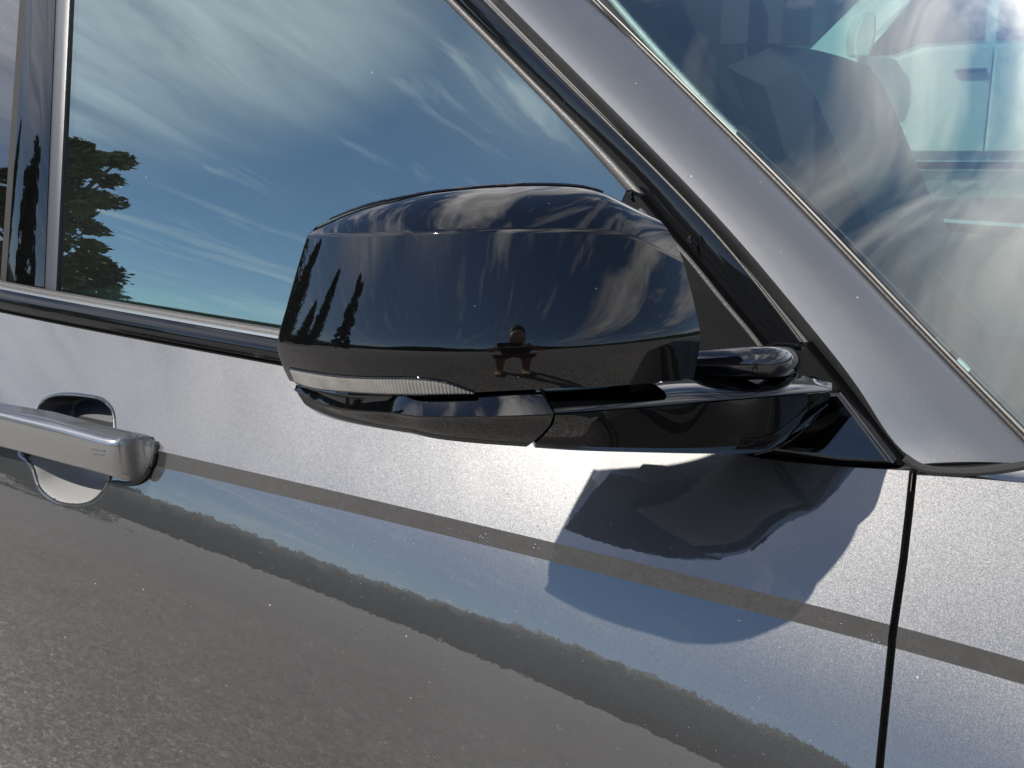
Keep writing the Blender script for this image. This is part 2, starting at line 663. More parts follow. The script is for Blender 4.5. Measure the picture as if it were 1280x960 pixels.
# ---- shut line between door and wing
_sh = [(1136.5, 588), (1131, 640), (1124, 700), (1112, 783), (1109.5, 800), (1104, 860), (1094, 960)]
_sh3 = [hit(a, b, y_body) for a, b in _sh]
X_SHUT = lin([(p[2], p[0]) for p in _sh3])
GAP = 0.0065

X_REAR = -1.245                     # rear edge of the front door


def z_rows(zc, z_top):
    lo = np.r_[np.linspace(0.36, zc - 0.30, 16), np.linspace(zc - 0.295, zc - 0.112, 40), np.linspace(zc - 0.11, zc - BAND - 0.0015, 46)]
    band = [zc - BAND, zc - BAND * 0.66, zc - BAND * 0.33, zc]
    hi = np.linspace(zc + 0.003, z_top - 0.004, 56)
    return np.r_[lo, band, hi, [z_top - 0.002, z_top]]


# handle bowl: a rounded dish pressed into the skin around the crease
_bowl_px = [(44, 516), (52, 503), (72, 494), (105, 495), (132, 503), (140, 513), (143, 530), (144, 560), (139, 592), (130, 612), (112, 628), (92, 631), (62, 622), (47, 606), (38, 580), (30, 568), (36, 540)]
_bowl = np.array([hit(a, b, y_body)[[0, 2]] for a, b in smooth_line(_bowl_px + _bowl_px[:1], 120)])


def bowl_depth(x, z):
    P = _bowl
    if x < P[:, 0].min() - 0.02 or x > P[:, 0].max() + 0.02 or z < P[:, 1].min() - 0.02 or z > P[:, 1].max() + 0.02:
        return 0.0
    a, b = P[:-1], P[1:]
    ab = b - a
    ap = np.array([x, z]) - a
    t = np.clip((ap * ab).sum(1) / (ab * ab).sum(1), 0, 1)
    d = np.sqrt(((ap - ab * t[:, None]) ** 2).sum(1)).min()
    cr_ = ((a[:, 1] > z) != (b[:, 1] > z)) & (x < (b[:, 0] - a[:, 0]) * (z - a[:, 1]) / (b[:, 1] - a[:, 1] + 1e-12) + a[:, 0])
    inside = cr_.sum() % 2 == 1
    sd = -d if inside else d
    w = np.clip((0.0015 - sd) / 0.017, 0, 1)
    return 0.048 * (w * w * (3 - 2 * w))


def door_skin(name, x0, x1f, parent, topf, bowl=False, nx=60, edge_r=True, edge_l=True):
    us = np.linspace(0, 1, nx)
    if bowl:
        xa = (-1.02 - x0) / (0 - x0)
        xb = (-0.80 - x0) / (0 - x0)
        us = np.r_[np.linspace(0, xa, 24), np.linspace(xa, xb, 120)[1:], np.linspace(xb, 1, 46)[1:]]
    cols = []
    for u in us:
        xm = x0 + u * (x1f(1.0) - x0)
        zc = z_crease(xm)
        col = []
        for z in z_rows(zc, topf(xm)):
            x = x0 + u * (x1f(z) - x0)
            zz = z + z_crease(x) - zc
            y = y_body(x, zz)
            if bowl:
                y += bowl_depth(x, zz)
            col.append((x, y, zz))
        cols.append(col)
    G = np.array(cols)                    # [u][row]
    # hems turned inwards
    if edge_r:
        e1, e2 = G[-1] + [0.0012, 0.002, 0], G[-1] + [0.0, 0.022, 0]
        G = np.concatenate([G, e1[None], e2[None]])
    if edge_l:
        e1, e2 = G[0] + [-0.0012, 0.002, 0], G[0] + [0.0, 0.022, 0]
        G = np.concatenate([e2[None], e1[None], G])
    top1 = G[:, -1:] + [0, 0.0015, 0.0006]
    top2 = G[:, -1:] + [0, 0.05, -0.001]
    G = np.concatenate([G, top1, top2], 1)
    mb = MB()
    mb.grid(G, flip=True)
    o = mb.build(name, M['paint'], parent, True, None)
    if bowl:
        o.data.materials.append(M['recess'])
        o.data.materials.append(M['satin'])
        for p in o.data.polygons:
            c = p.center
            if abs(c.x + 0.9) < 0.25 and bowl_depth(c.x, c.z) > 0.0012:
                p.material_index = 2 if c.z > z_crease(c.x) - 0.004 else 1  # shade of the upper bowl painted in with the black material
    # hard edges only along the two lines of the crease and at the hems
    nr_ = G.shape[1]
    lo_n = 16 + 40 + 46
    hard = {lo_n, lo_n + 3, nr_ - 3}
    na = G.shape[0]
    hard_u = ({na - 3} if edge_r else set()) | ({2} if edge_l else set())
    at = o.data.attributes.new('sharp_edge', 'BOOLEAN', 'EDGE')
    for e in o.data.edges:
        a, b = e.vertices
        if (a % nr_ == b % nr_ and a % nr_ in hard) or (a // nr_ == b // nr_ and a // nr_ in hard_u):
            at.data[e.index].value = True
    return o


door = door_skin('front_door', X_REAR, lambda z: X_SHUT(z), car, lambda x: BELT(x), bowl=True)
wing = door_skin('front_wing', 0.0, lambda z: 0.75, car, lambda x: WTOP(min(x, 0.12)), nx=40)
# bend the wing's rear edge along the shut line
for v in wing.data.vertices:
    k = max(0.0, 1 - v.co.x / 0.75)
    v.co.x += k * (X_SHUT(v.co.z) + GAP)
rear = door_skin('rear_door', -2.15, lambda z: X_REAR - GAP, car, lambda x: BELT(x), nx=30)

# dark channel behind the shut lines
mb = MB()
for xf in (lambda z: X_SHUT(z) + GAP / 2, lambda z: X_REAR - GAP / 2):
    g = []
    for z in np.linspace(0.36, 1.078, 30):
        x = xf(z)
        y = y_body(x, z) + 0.018
        g.append([(x - 0.02, y, z), (x + 0.02, y, z)])
    mb = MB()
    mb.grid(np.array(g))
    mb.build('shut_line_seal', M['gap'], car, False)

# ---- waist moulding (gloss black) with a bright lip and the rubber wiper lip
xs = np.linspace(-2.0, -0.22, 70)
prof = [(0.050, -0.004), (0.0, 0.0005), (-0.0035, 0.004), (-0.004, 0.012), (-0.0015, 0.019), (0.004, 0.0245), (0.012, 0.0262), (0.050, 0.0262)]
TRIM_H = 1.0
g = []
for x in xs:
    zb = BELT(x) + 0.002
    hs = 1.0 + 0.10 * (-0.5 - x)
    yb = y_body(x, zb - 0.002) + 0.003
    g.append([(x, yb + p[0], zb + p[1] * hs) for p in prof])
mb = MB()
mb.grid(np.array(g), flip=True)
belt = mb.build('waist_moulding', M['black_trim'], car, True, 50)
g, g2 = [], []
for x in xs:
    zb = BELT(x) + 0.002
    hs = 1.0 + 0.10 * (-0.5 - x)
    yb = y_body(x, zb - 0.002) + 0.003
    z = zb + 0.0262 * hs
    g.append([(x, yb + 0.006, z - 0.001), (x, yb + 0.007, z + 0.0018), (x, yb + 0.010, z + 0.0022), (x, yb + 0.013, z + 0.0014), (x, yb + 0.013, z - 0.002)])
    g2.append([(x, yb + 0.0125, z - 0.002), (x, yb + 0.0135, z + 0.004), (x, yb + 0.016, z + 0.0062), (x, yb + 0.0195, z + 0.0065), (x, yb + 0.020, z - 0.002)])
mb = MB(); mb.grid(np.array(g), flip=True); mb.build('lip', M['bright_lip'], belt, True, 60)
mb = MB(); mb.grid(np.array(g2), flip=True); mb.build('wiper_seal', M['seal'], belt, True, 60)


# ---- glass
def pane(name, xs, zs, m, parent, off=0.0, th=0.004, clip=None):
    A = np.array([[(x, y_glass(x, z) + off, z) for x in xs] for z in zs])
    B = A + [0, th, 0]
    nv, nu = A.shape[:2]
    mb = MB()
    mb.grid(A)
    mb.grid(B, flip=True)
    n = nv * nu
    ring = [j for j in range(nu)] + [i * nu + nu - 1 for i in range(1, nv)] + [(nv - 1) * nu + j for j in range(nu - 2, -1, -1)] + [i * nu for i in range(nv - 2, 0, -1)]
    for a, b in zip(ring, ring[1:] + ring[:1]):
        mb.f.append([b, a, n + a, n + b])
    return mb.build(name, m, parent, True, 50)


# quad-shaped front pane under the seals: rear edge on the B-pillar, front edge sloping with the windscreen pillar
pa, pb = hit(556, -20, gl(0)), hit(800, 246, gl(0))
slope = (pb[0] - pa[0]) / (pb[2] - pa[2])
A = []
zs = np.linspace(1.10, 1.62, 40)
for z in zs:
    x1 = pa[0] + (z - pa[2]) * slope + 0.006
    x0 = hit(78, 190, gl(0))[0]
    A.append([(x, y_glass(x, z), z) for x in np.linspace(x0 - 0.05 - (z - 1.3) * 0.12, x1, 40)])
A = np.array(A)


def pane_grid(name, A, m, parent, th=0.004):
    B = A + [0, th, 0]
    nv, nu = A.shape[:2]
    mb = MB()
    mb.grid(A)
    mb.grid(B, flip=True)
    n = nv * nu
    ring = [j for j in range(nu)] + [i * nu + nu - 1 for i in range(1, nv)] + [(nv - 1) * nu + j for j in range(nu - 2, -1, -1)] + [i * nu for i in range(nv - 2, 0, -1)]
    for a, b in zip(ring, ring[1:] + ring[:1]):
        mb.f.append([b, a, n + a, n + b])
    return mb.build(name, m, parent, True, 50)


front_pane = pane_grid('window_pane', A, M['side_glass'], door)
rp = hit(16, 190, gl(0))[0]
zs = np.linspace(1.10, 1.62, 30)
A = np.array([[(x, y_glass(x, z), z) for x in np.linspace(-2.1, rp + 0.02 - (z - 1.3) * 0.1, 20)] for z in zs])
pane_grid('window_pane', A, M['dark_glass'], rear)

# ---- B-pillar: gap, gloss black cover, rubber channel
N = 24
ribbon('pillar_cover', line3([(34, -20), (5, 385)], N, gl(-0.006)), line3([(70, -20), (54, 385)], N, gl(-0.006)), M['black'], door, 0.0015)
ribbon('window_channel', line3([(70.5, -20), (54.5, 385)], N, gl(-0.0045)), line3([(88, -20), (69, 385)], N, gl(-0.0045)), M['satin'], door, 0.0012)
ribbon('window_channel', line3([(26, -20), (-2, 385)], N, gl(-0.002)), line3([(34, -20), (5, 385)], N, gl(-0.001)), M['gap'], rear, 0.0)
# black panel behind the covers so that nothing shows through
slab('pillar_panel', [hit(a, b, gl(0.02)) for a, b in [(20, -40), (92, -40), (74, 400), (-8, 400)]], (0, 0.05, 0), M['gap'], car)

# ---- front edge of the side window: seal, gloss frame, bright line, gap
L_seal0 = [(540, -15), (662, 108), (784, 240), (840, 306)]
L_seal1 = [(553, -15), (672, 105), (794, 232), (852, 300)]
L_fr1 = [(588, -15), (745, 142), (903, 306), (1001, 431)]
L_fr0 = [(554, -15), (673, 105), (800, 236), (905, 372), (962, 448)]
L_ch1 = [(593, -15), (750, 142), (908, 305), (1004, 428), (1050, 490), (1124, 583)]
L_gap1 = [(615, -15), (760, 140), (925, 310), (1012, 415), (1075, 495), (1131, 573)]
ribbon('window_seal', line3(L_seal0, N, gl(-0.004)), line3(L_seal1, N, gl(-0.006)), M['seal'], door, 0.002)
ribbon('window_frame', line3(L_fr0, 40, gl(-0.006)), line3(L_fr1, 40, gl(-0.013)), M['black_trim'], door, 0.0015)
ribbon('frame_lip', line3([(588.5, -15), (745.5, 142), (903.5, 306), (1000, 428)], 40, gl(-0.014)), line3(L_ch1[:3] + [(1003, 427)], 40, gl(-0.013)), M['seal'], door, 0.0012)
ribbon('pillar_seal', line3(L_ch1, 50, gl(-0.004)), line3(L_gap1, 50, gl(-0.010)), M['rubber'], car, -0.003, shape=lambda w: 1 - (2 * w - 1) ** 2)

# ---- windscreen pillar (body colour) and the strip along the glass
L_p0 = [(615, -15), (770, 140), (930, 308), (1020, 416), (1083, 500), (1131, 566), (1150, 580)]
L_p1 = [(722, -15), (862, 122), (1000, 261), (1140, 408), (1275, 548), (1310, 584)]
P0 = line3(L_p0, 60, gl(-0.016))
P1 = line3(L_p1, 60, gl(0.045))


def crown(w):
    return math.sin(math.pi * w) ** 0.8


pillar = ribbon('windscreen_pillar', P0, P1, M['pillar_paint'], car, 0.007, 0.02, 14, shape=crown)
L_s1 = [(730, -15), (870, 122), (1007, 259), (1147, 406), (1282, 544), (1320, 583)]
L_s2 = [(733, -15), (873.3, 122), (1010.3, 258.4), (1150.3, 405.4), (1286, 543.5), (1326, 583)]
S1 = line3(L_s1, 60, gl(0.047))
S2 = line3(L_s2, 60, gl(0.047))
scr_seal = ribbon('windscreen_seal', P1 + [0, 0.001, 0], S1, M['seal'], car, -0.002, 0.01)
ribbon('bright_strip', S1, S2, M['dull_lip'], scr_seal, 0.001, 0.01)

# ---- windscreen: near edge on the strip, mirrored on the far side, bowed forward
Y_MID = 0.82
E = line3([(733, -40), (876, 122), (1013, 258), (1153, 405), (1290, 543)], 40, gl(0.052))
# carry the edge on beyond the frame at both ends
E = np.vstack([E[0] + (E[0] - E[3]) * np.array([[4], [2]]), E, E[-1] + (E[-1] - E[-4]) * np.array([[1.5], [3]])])
SCR = []
for e in E:
    half = Y_MID - e[1]
    row = []
    for k in range(61):
        w = -1 + 2 * k / 60
        yy = Y_MID + w * half
        bow = 0.02 * (1 - abs(w) ** 2.2)
        row.append((e[0] + bow * 0.75 + 0.34 * (yy - e[1]), yy, e[2] + bow * 0.30))
    SCR.append(row)
SCR = np.array(SCR)
nrm_s = np.array([0.54, -0.12, 0.82])
screen = pane_grid('windscreen', SCR[:, :, :], M['screen_glass'], car, th=0.0)
# give the screen its thickness along its own slope
nv, nu = SCR.shape[:2]
for i in range(nv * nu, 2 * nv * nu):
    v = screen.data.vertices[i]
    v.co.x -= 0.55 * 0.005
    v.co.z -= 0.83 * 0.005

# ------------------------------------------------------------------ door mirror
ss = lambda a, b, x: (lambda q: q * q * (3 - 2 * q))(min(1, max(0, (x - a) / (b - a))))
mirror = bpy.data.objects.new('door_mirror', None)
COL.objects.link(mirror)
mirror.parent = car
CC = np.array([-0.306, -0.07])
RC = 0.197


def z_at(x, y, line):
    """height at which the point above (x, y) lies on a pixel line py = line(px)"""
    z = 1.25
    for _ in range(6):
        px, _py = proj((x, y, z))
        target = line(px)
        # py is linear-fractional in z
        q = np.array([x, y, 0.0]) - CAM
        k = (480 - target) / F_PX
        z = (k * (q @ cv) - q @ cu) / (cu[2] - k * cv[2])
    return z


TH_FLAT = R_(-8)        # from here to the tip the outer side flattens, then rolls over a tight edge
R_TIP, R_EDGE = 0.36, 0.009


def _plan0(th, s1):
    if th >= TH_FLAT:
        return CC[0] + RC * math.sin(th), CC[1] - RC * math.cos(th), th
    s = (TH_FLAT - th) * RC
    q = min(s, s1)
    cx, cy = CC[0] + (RC - R_TIP) * math.sin(TH_FLAT), CC[1] - (RC - R_TIP) * math.cos(TH_FLAT)
    a = TH_FLAT - q / R_TIP
    x, y = cx + R_TIP * math.sin(a), cy - R_TIP * math.cos(a)
    if s > s1:
        cx, cy = x - R_EDGE * math.sin(a), y + R_EDGE * math.cos(a)
        a -= (s - s1) / R_EDGE
        x, y = cx + R_EDGE * math.sin(a), cy - R_EDGE * math.cos(a)
    return x, y, a


S_TIP = 0.02
while proj((*_plan0(TH_FLAT - S_TIP / RC, 1.0)[:2], 1.235))[0] > 347.5:
    S_TIP += 0.0005
TH_TIP = TH_FLAT - (S_TIP + R_EDGE * R_(75)) / RC


def zline(line, r, th_list):
    pts = []
    for th in th_list:
        x, y, _ = pol(th, r, 0)
        pts.append((th, z_at(x, y, line)))
    return cubic(pts)


def pol(th, r, z):
    x, y, a = _plan0(th, S_TIP)
    d1 = max(r - RC, -0.85 * R_EDGE) if th < TH_FLAT - S_TIP / RC else r - RC
    d2 = r - RC - d1
    a2 = TH_FLAT - S_TIP / R_TIP
    return (x + d1 * math.sin(a) + d2 * math.sin(a2), y - d1 * math.cos(a) - d2 * math.cos(a2), z)


l_y1 = cubic([(335, 300), (362, 297), (420, 295.5), (520, 293), (620, 291.5), (720, 291), (770, 293.5), (815, 302), (845, 320), (866, 348), (880, 382), (891, 419)])
l_y2 = cubic([(335, 430), (345, 431.5), (420, 437), (520, 440.5), (620, 440.5), (720, 436), (800, 429.5), (860, 422.5), (891, 418.5)])
l_yb = cubic([(335, 473), (357, 477), (400, 487), (480, 493.5), (560, 494), (620, 491), (690, 487.5), (760, 483), (820, 478), (883, 471), (891, 470)])
l_yt = cubic([(335, 300), (362, 295), (420, 271), (500, 247), (600, 232.5), (680, 229), (740, 236), (790, 258), (835, 292), (866, 338), (880, 375), (891, 417)])
TH0, TH1 = TH_TIP, R_(70.5)
THF = TH_FLAT - S_TIP / RC
ths_fit = np.linspace(THF, TH1, 12)
hold = lambda fn: (lambda th: fn(max(th, THF)))       # heights stay level round the rolled tip edge
z1 = hold(zline(l_y1, RC - 0.014, np.linspace(THF, R_(66), 12)))
z2 = hold(zline(l_y2, RC, ths_fit))
zb = hold(zline(l_yb, RC - 0.004, ths_fit))


def G_up(v):            # how far the front face leans in, as a share of its height
    n, tot = 24, 0.0
    for i in range(n):
        q = v * (i + 0.5) / n
        tot += math.tan(R_(6.5 + 12.0 * (1 - math.exp(-q / 0.07)) + 5.0 * q)) * v / n
    return tot


ncol = 110
ths = np.r_[np.linspace(TH0, THF, 14)[:-1], np.linspace(THF, TH1, ncol - 13)]
rows = []
# lower band: fast turn downwards under the horizon line
for v in np.linspace(0, 1, 12)[::-1]:
    row = []
    for th in ths:
        zz2, zzb = z2(th), min(zb(th), z2(th) - 0.004)
        h = zz2 - zzb
        # tilt from +6.5 to -26 deg
        tot, n = 0.0, 10
        for i in range(n):
            q = v * (i + 0.5) / n
            tilt = 6.5 - 13 * min(1, q / 0.15) - 18 * q * (1 - 0.7 * ss(R_(30), R_(55), th))
            tot += math.tan(R_(tilt)) * (v * h / n)
        row.append(pol(th, RC + tot, zz2 - v * h))
    rows.append(row)
for v in np.linspace(0, 1, 34)[1:]:
    row = []
    for th in ths:
        zz2 = z2(th)
        h = max(z1(th) - zz2, 0.0005)
        row.append(pol(th, RC - h * G_up(v), zz2 + h * v))
    rows.append(row)
n_front = len(rows)
# top: rounded crease, then a shallow dome that runs back
D_TOP = lambda th: 0.060 * (1 - 0.55 * max(0, (th - R_(35)) / R_(36)) ** 2) * (1 - 0.72 * min(1.0, max(0, (R_(24) - th) / (R_(24) - THF))) ** 1.2)


def top_pt(th, w, zr):
    h = max(z1(th) - z2(th), 0.0005)
    r0 = RC - h * G_up(1)
    d = D_TOP(th) * w
    return pol(th, r0 - d, z1(th) + zr * (1 - (1 - w) ** 1.75))


zr_pts = []
for th in np.linspace(THF, R_(66), 12):
    lo, hi = 0.0, 0.09
    for _ in range(30):
        zr = (lo + hi) / 2
        best = min(proj(top_pt(th, w, zr))[1] - l_yt(proj(top_pt(th, w, zr))[0]) for w in np.linspace(0, 1, 25))
        if best > 0:
            lo = zr
        else:
            hi = zr
    zr_pts.append((th, zr))
ZR = hold(cubic(zr_pts))
for w in list(np.linspace(0, 1, 30)[1:]):
    rows.append([top_pt(th, w, max(ZR(th), 0.001)) for th in ths])
# rolled rear rim and the open back
last = np.array(rows[-1])
ctr = np.array([CC[0] + 0.02, CC[1] + 0.02])
for dz, k in ((-0.004, 0.03), (-0.012, 0.05), (-0.03, 0.04)):
    r_ = last.copy()
    r_[:, :2] += (ctr - last[:, :2]) * k
    r_[:, 2] += dz
    rows.append(r_)
first = np.array(rows[0])
under = []
for dz, k in ((0.0005, 0.02), (0.001, 0.35), (0.002, 0.6)):
    r_ = first.copy()
    r_[:, :2] += (ctr - first[:, :2]) * k
    r_[:, 2] += dz
    under.append(r_)
rows = under[::-1] + [np.array(r) for r in rows]
G = np.array(rows)
mb = MB()
mb.grid(G)
nv, nu = G.shape[:2]
# end wall towards the sail panel and the tip, then the back
mb.f.append([i * nu + nu - 1 for i in range(nv)])
mb.f.append([i * nu for i in range(nv)][::-1])
for j in range(nu - 1):
    mb.f.append([j + 1, j, (nv - 1) * nu + j, (nv - 1) * nu + j + 1])
cap = mb.build('mirror_cap', M['black'], mirror, True, 40)
# rear rim: the thin bead seen along the top edge
bead = []
for th in np.linspace(THF + 0.03, R_(58), 60):
    p = np.array(top_pt(th, 0.90, max(ZR(th), 0.001)))
    bead.append(p + [0, 0, 0.0003])
mb = MB()
mb.tube(bead, 0.0011, 8)
mb.build('rim_bead', M['black_trim'], mirror)

# ---- indicator strip in the lower band
m, t = mat('indicator_lens')
tc = t.n('ShaderNodeTexCoord').outputs['Object']
p = t.n('ShaderNodeBsdfPrincipled', i_Roughness=0.12, i_IOR=1.5)
nz = t.n('ShaderNodeTexNoise', i_Scale=60.0, i_Detail=3.0)
t.l(tc, nz.inputs['Vector'])
t.l(t.mix(nz.outputs['Fac'], (0.07, 0.068, 0.063), (0.22, 0.21, 0.19)), p.inputs['Base Color'])
p.inputs['Metallic'].default_value = 0.15
p.inputs['Coat Weight'].default_value = 1.0
o_ = t.n('ShaderNodeOutputMaterial')
t.l(p.outputs[0], o_.inputs[0])
M['lens'] = m
l_i0 = cubic([(357, 459.5), (380, 464), (420, 470), (470, 472.5), (530, 474), (560, 479), (580, 486), (592, 490.5)])
l_i1 = cubic([(357, 472), (380, 482), (420, 488.5), (470, 492), (530, 493), (592, 492)])


def band_pt(th, line, off):
    """point of the lower band on a pixel line, lifted by off"""
    r = RC
    for _ in range(5):
        z = z_at(*pol(th, r, 0)[:2], line)
        zz2, zzb = z2(th), zb(th)
        h = max(zz2 - zzb, 0.004)
        v = np.clip((zz2 - z) / h, 0, 1)
        tot, n = 0.0, 10
        for i in range(n):
            q = v * (i + 0.5) / n
            tilt = 6.5 - 13 * min(1, q / 0.15) - 18 * q * (1 - 0.7 * ss(R_(30), R_(55), th))
            tot += math.tan(R_(tilt)) * (v * h / n)
        r = RC + tot + off
    return np.array(pol(th, r, z))


def th_of_px(px, py=470, r=RC):
    lo, hi = THF, R_(72)
    for _ in range(40):
        mid = (lo + hi) / 2
        q = proj(pol(mid, r, 1.2))[0]
        lo, hi = (mid, hi) if q < px else (lo, mid)
    return lo


rows_ = []
th_a, th_b = th_of_px(359), th_of_px(591)
nr = 62
for w in np.linspace(0, 1, 9):
    row = []
    for k in range(nr * 3 + 1):
        th = th_a + (th_b - th_a) * k / (nr * 3)
        pA, pB = band_pt(th, l_i0, 0.0), band_pt(th, l_i1, 0.0)
        # vertical flutes inside the strip, flat rim round it
        fl = 0.0009 if (k % 3 == 1 and 0.1 < w < 0.9) else 0.0
        a_ = _plan0(th, S_TIP)[2]
        n_ = np.array([math.sin(a_), -math.cos(a_), 0.0])
        row.append(pA * (1 - w) + pB * w + n_ * (0.0007 + fl))
    rows_.append(row)
mb = MB()
mb.grid(np.array(rows_), flip=True)
mb.build('indicator_lens', M['lens'], mirror, True, 180)
rim = [band_pt(th, l_i0, 0.0005) for th in np.linspace(th_a, th_b, 60)]
mb = MB()
mb.tube(rim, 0.0008, 6)
rim = [band_pt(th, l_i1, 0.0005) for th in np.linspace(th_a, th_b, 60)]
mb.tube(rim, 0.0008, 6)
mb.build('lens_rim', M['black_trim'], mirror)

# ---- lower shell (outer part) : ledge that looks up, then the fold and the rounded belly
l_f = cubic([(352, 488), (375, 499), (400, 509), (440, 516), (500, 519.5), (600, 520), (650, 519), (694, 517)])
l_m = cubic([(352, 492), (375, 506), (400, 517), (440, 527), (520, 540), (600, 549), (665, 553.5), (700, 555)])
l_bt = cubic([(352, 494), (375, 509), (400, 521), (450, 533.5), (520, 545), (600, 554.5), (664, 559), (700, 562)])
split = lin([(485, 675), (517, 693), (531, 690), (545, 678), (560, 660)])    # px of the split by py
ss = lambda a, b, x: (lambda q: q * q * (3 - 2 * q))(min(1, max(0, (x - a) / (b - a))))


def shell_row(line, rfun, th_end, n=90, th_beg=None):
    zl = hold(zline(line, rfun(600), np.linspace(THF, R_(46), 10)))
    out = []
    for th in np.r_[np.linspace(TH0, THF, 12)[:-1], np.linspace(THF, th_end, n)]:
        px = proj(pol(th, RC, 1.2))[0] if th > THF else 346
        out.append(pol(th, rfun(px), zl(th)))
    return np.array(out)


def th_end_for(line):
    px = 690.0
    for _ in range(8):
        px = split(line(px))
    return th_of_px(px - 0.6, r=RC - 0.004)


led = lambda px: 0.0075 * ss(470, 530, px)
S = []
l_top = lambda px: l_yb(px) + 1.5
rin = lambda px: RC - 0.0125
S.append(shell_row(lambda px: l_yb(px) - 22, lambda px: RC - 0.05, th_end_for(l_top)))
S.append(shell_row(lambda px: l_yb(px) - 6, lambda px: RC - 0.042, th_end_for(l_top)))
S.append(shell_row(lambda px: l_yb(px) - 1, lambda px: RC - 0.022, th_end_for(l_top)))
S.append(shell_row(l_top, rin, th_end_for(l_top)))
mixl = lambda la, lb, w: (lambda px: la(px) * (1 - w) + lb(px) * w)
for w in (0.1, 0.35, 0.65, 0.88, 0.96, 1.0):
    ln = mixl(l_top, l_f, w)
    S.append(shell_row(ln, lambda px, w=w: RC - 0.0125 + (led(px) + 0.002) * w ** 1.1, th_end_for(ln)))
for w in (0.04, 0.12, 0.4, 0.7, 1.0):
    ln = mixl(l_f, l_m, w)
    S.append(shell_row(ln, lambda px, w=w: RC - 0.0105 + led(px) - 0.0022 * min(1, w / 0.1) - (0.006 + 0.5 * led(px)) * w ** 1.4, th_end_for(ln)))
for w in (0.3, 0.65, 1.0):
    ln = mixl(l_m, l_bt, w)
    S.append(shell_row(ln, lambda px, w=w: RC - 0.0187 + 0.5 * led(px) - 0.012 * w ** 1.5, th_end_for(ln)))
for k, dz in ((0.03, 0.0006), (0.06, 0.001), (0.09, 0.003)):
    e = S[-1].copy()
    d_ = np.array([CC[0], CC[1]]) - e[:, :2]
    d_ /= np.linalg.norm(d_, axis=1)[:, None]
    e[:, :2] += d_ * k * 0.6
    e[:, 2] += dz
    S.append(e)
G = np.array(S)
back = np.array([cv[0], cv[1], 0.0]) / math.hypot(cv[0], cv[1])
G = np.concatenate([G, G[:, -1:] + back * 0.0012 + cr * 0.0004, G[:, -1:] + back * 0.012 + cr * 0.001], 1)
mb = MB()
mb.grid(G, flip=True)
nv, nu = G.shape[:2]
mb.f.append([i * nu + nu - 1 for i in range(nv)])
mb.f.append([i * nu for i in range(nv)])
shell = mb.build('mirror_shell', M['black'], mirror, True, 30)

# ---- arm from the shell to the sail panel
d_cap = lambda px: None


def dist_at(px):
    """horizontal distance from the camera to the arm's fold line"""
    th = th_of_px(min(px, 700), r=RC - 0.003)
    p = pol(th, RC - 0.003, 1.2)
    return math.hypot(p[0] - CAM[0], p[1] - CAM[1])


def hor_dist(px, py, y):
    p = hit(px, py, lambda a, b: y)
    return math.hypot(p[0] - CAM[0], p[1] - CAM[1])


dA = cubic([(665, dist_at(665)), (680, dist_at(680)), (695, dist_at(695)), (790, dist_at(695) + 0.022), (900, hor_dist(900, 500, -0.105)), (980, hor_dist(980, 500, -0.062)), (1046, hor_dist(1046, 500, 0.0)), (1130, hor_dist(1130, 580, 0.04))])


def arm_pt(px, py, off):
    d = ray(px, py)
    k = (dA(px) + off) / math.hypot(d[0], d[1])
    return CAM + d * k


a_top = cubic([(672, 487), (690, 486.5), (730, 484), (800, 478), (885, 470), (940, 468), (985, 471), (1020, 480), (1046, 486)])
a_fold = cubic([(690, 517), (760, 512), (838, 506), (900, 500.5), (957, 495.5), (1010, 491), (1046, 487.5)])
a_bot = cubic([(660, 553), (720, 557.5), (800, 560), (870, 560), (925, 557), (970, 547), (1003, 527), (1030, 508), (1046, 498)])
a_btm = cubic([(660, 559), (700, 562), (799, 565.5), (870, 567), (925, 567), (965, 560), (1000, 535), (1030, 511), (1046, 500)])


def arm_row(line, off, px1=1030, n=80, lo=None):
    px = 690.0
    for _ in range(8):
        px = split(line(px))
    px0 = max(px + 1.6, 669.0)
    return np.array([arm_pt(q, line(q), off(q) if callable(off) else off) for q in np.linspace(px0, px1, n)])


AR = []
tap = lambda q: 1 - ss(960, 1040, q) * 0.85
rec = lambda q: (0.034 + 0.014 * ss(820, 960, q)) * tap(q)       # how far the top of the arm lies behind its fold line
AR.append(arm_row(lambda q: a_top(q) - 26 + 20 * ss(840, 940, q), lambda q: 0.085 * tap(q), 1040))
AR.append(arm_row(lambda q: a_top(q) - 3, lambda q: rec(q) + 0.02 * tap(q), 1040))
AR.append(arm_row(a_top, rec, 1040))
for w in (0.12, 0.3, 0.5, 0.7, 0.88, 0.96, 1.0):
    ln = mixl(a_top, a_fold, w)
    AR.append(arm_row(ln, lambda q, w=w: rec(q) * (1 - w) ** 1.8, 1040))
AR.append(arm_row(lambda q: a_fold(q) + 0.7, 0.0018, 1038))
AR.append(arm_row(lambda q: a_fold(q) + 1.4, 0.0004, 1038))
for w in (0.03, 0.10, 0.35, 0.7, 1.0):
    ln = mixl(a_fold, a_bot, w)
    AR.append(arm_row(ln, lambda q, w=w: 0.0006 + 0.017 * w ** 1.35, 1036))
for w in (0.4, 1.0):
    ln = mixl(a_bot, a_btm, w)
    AR.append(arm_row(ln, lambda q, w=w: 0.021 + 0.010 * w, 1034))
for k, dz in ((0.03, 0.0), (0.08, 0.0), (0.125, 0.004)):
    AR.append(arm_row(a_btm, lambda q, k=k: 0.031 + k * tap(q), 1032) + [0, 0, dz])
G = np.array(AR)
G = np.concatenate([G[:, :1] + back * 0.016 - cr * 0.003, G[:, :1] + back * 0.0015 - cr * 0.0006, G], 1)
mb = MB()
mb.grid(G, flip=True)
nv, nu = G.shape[:2]
mb.f.append([i * nu for i in range(nv)])
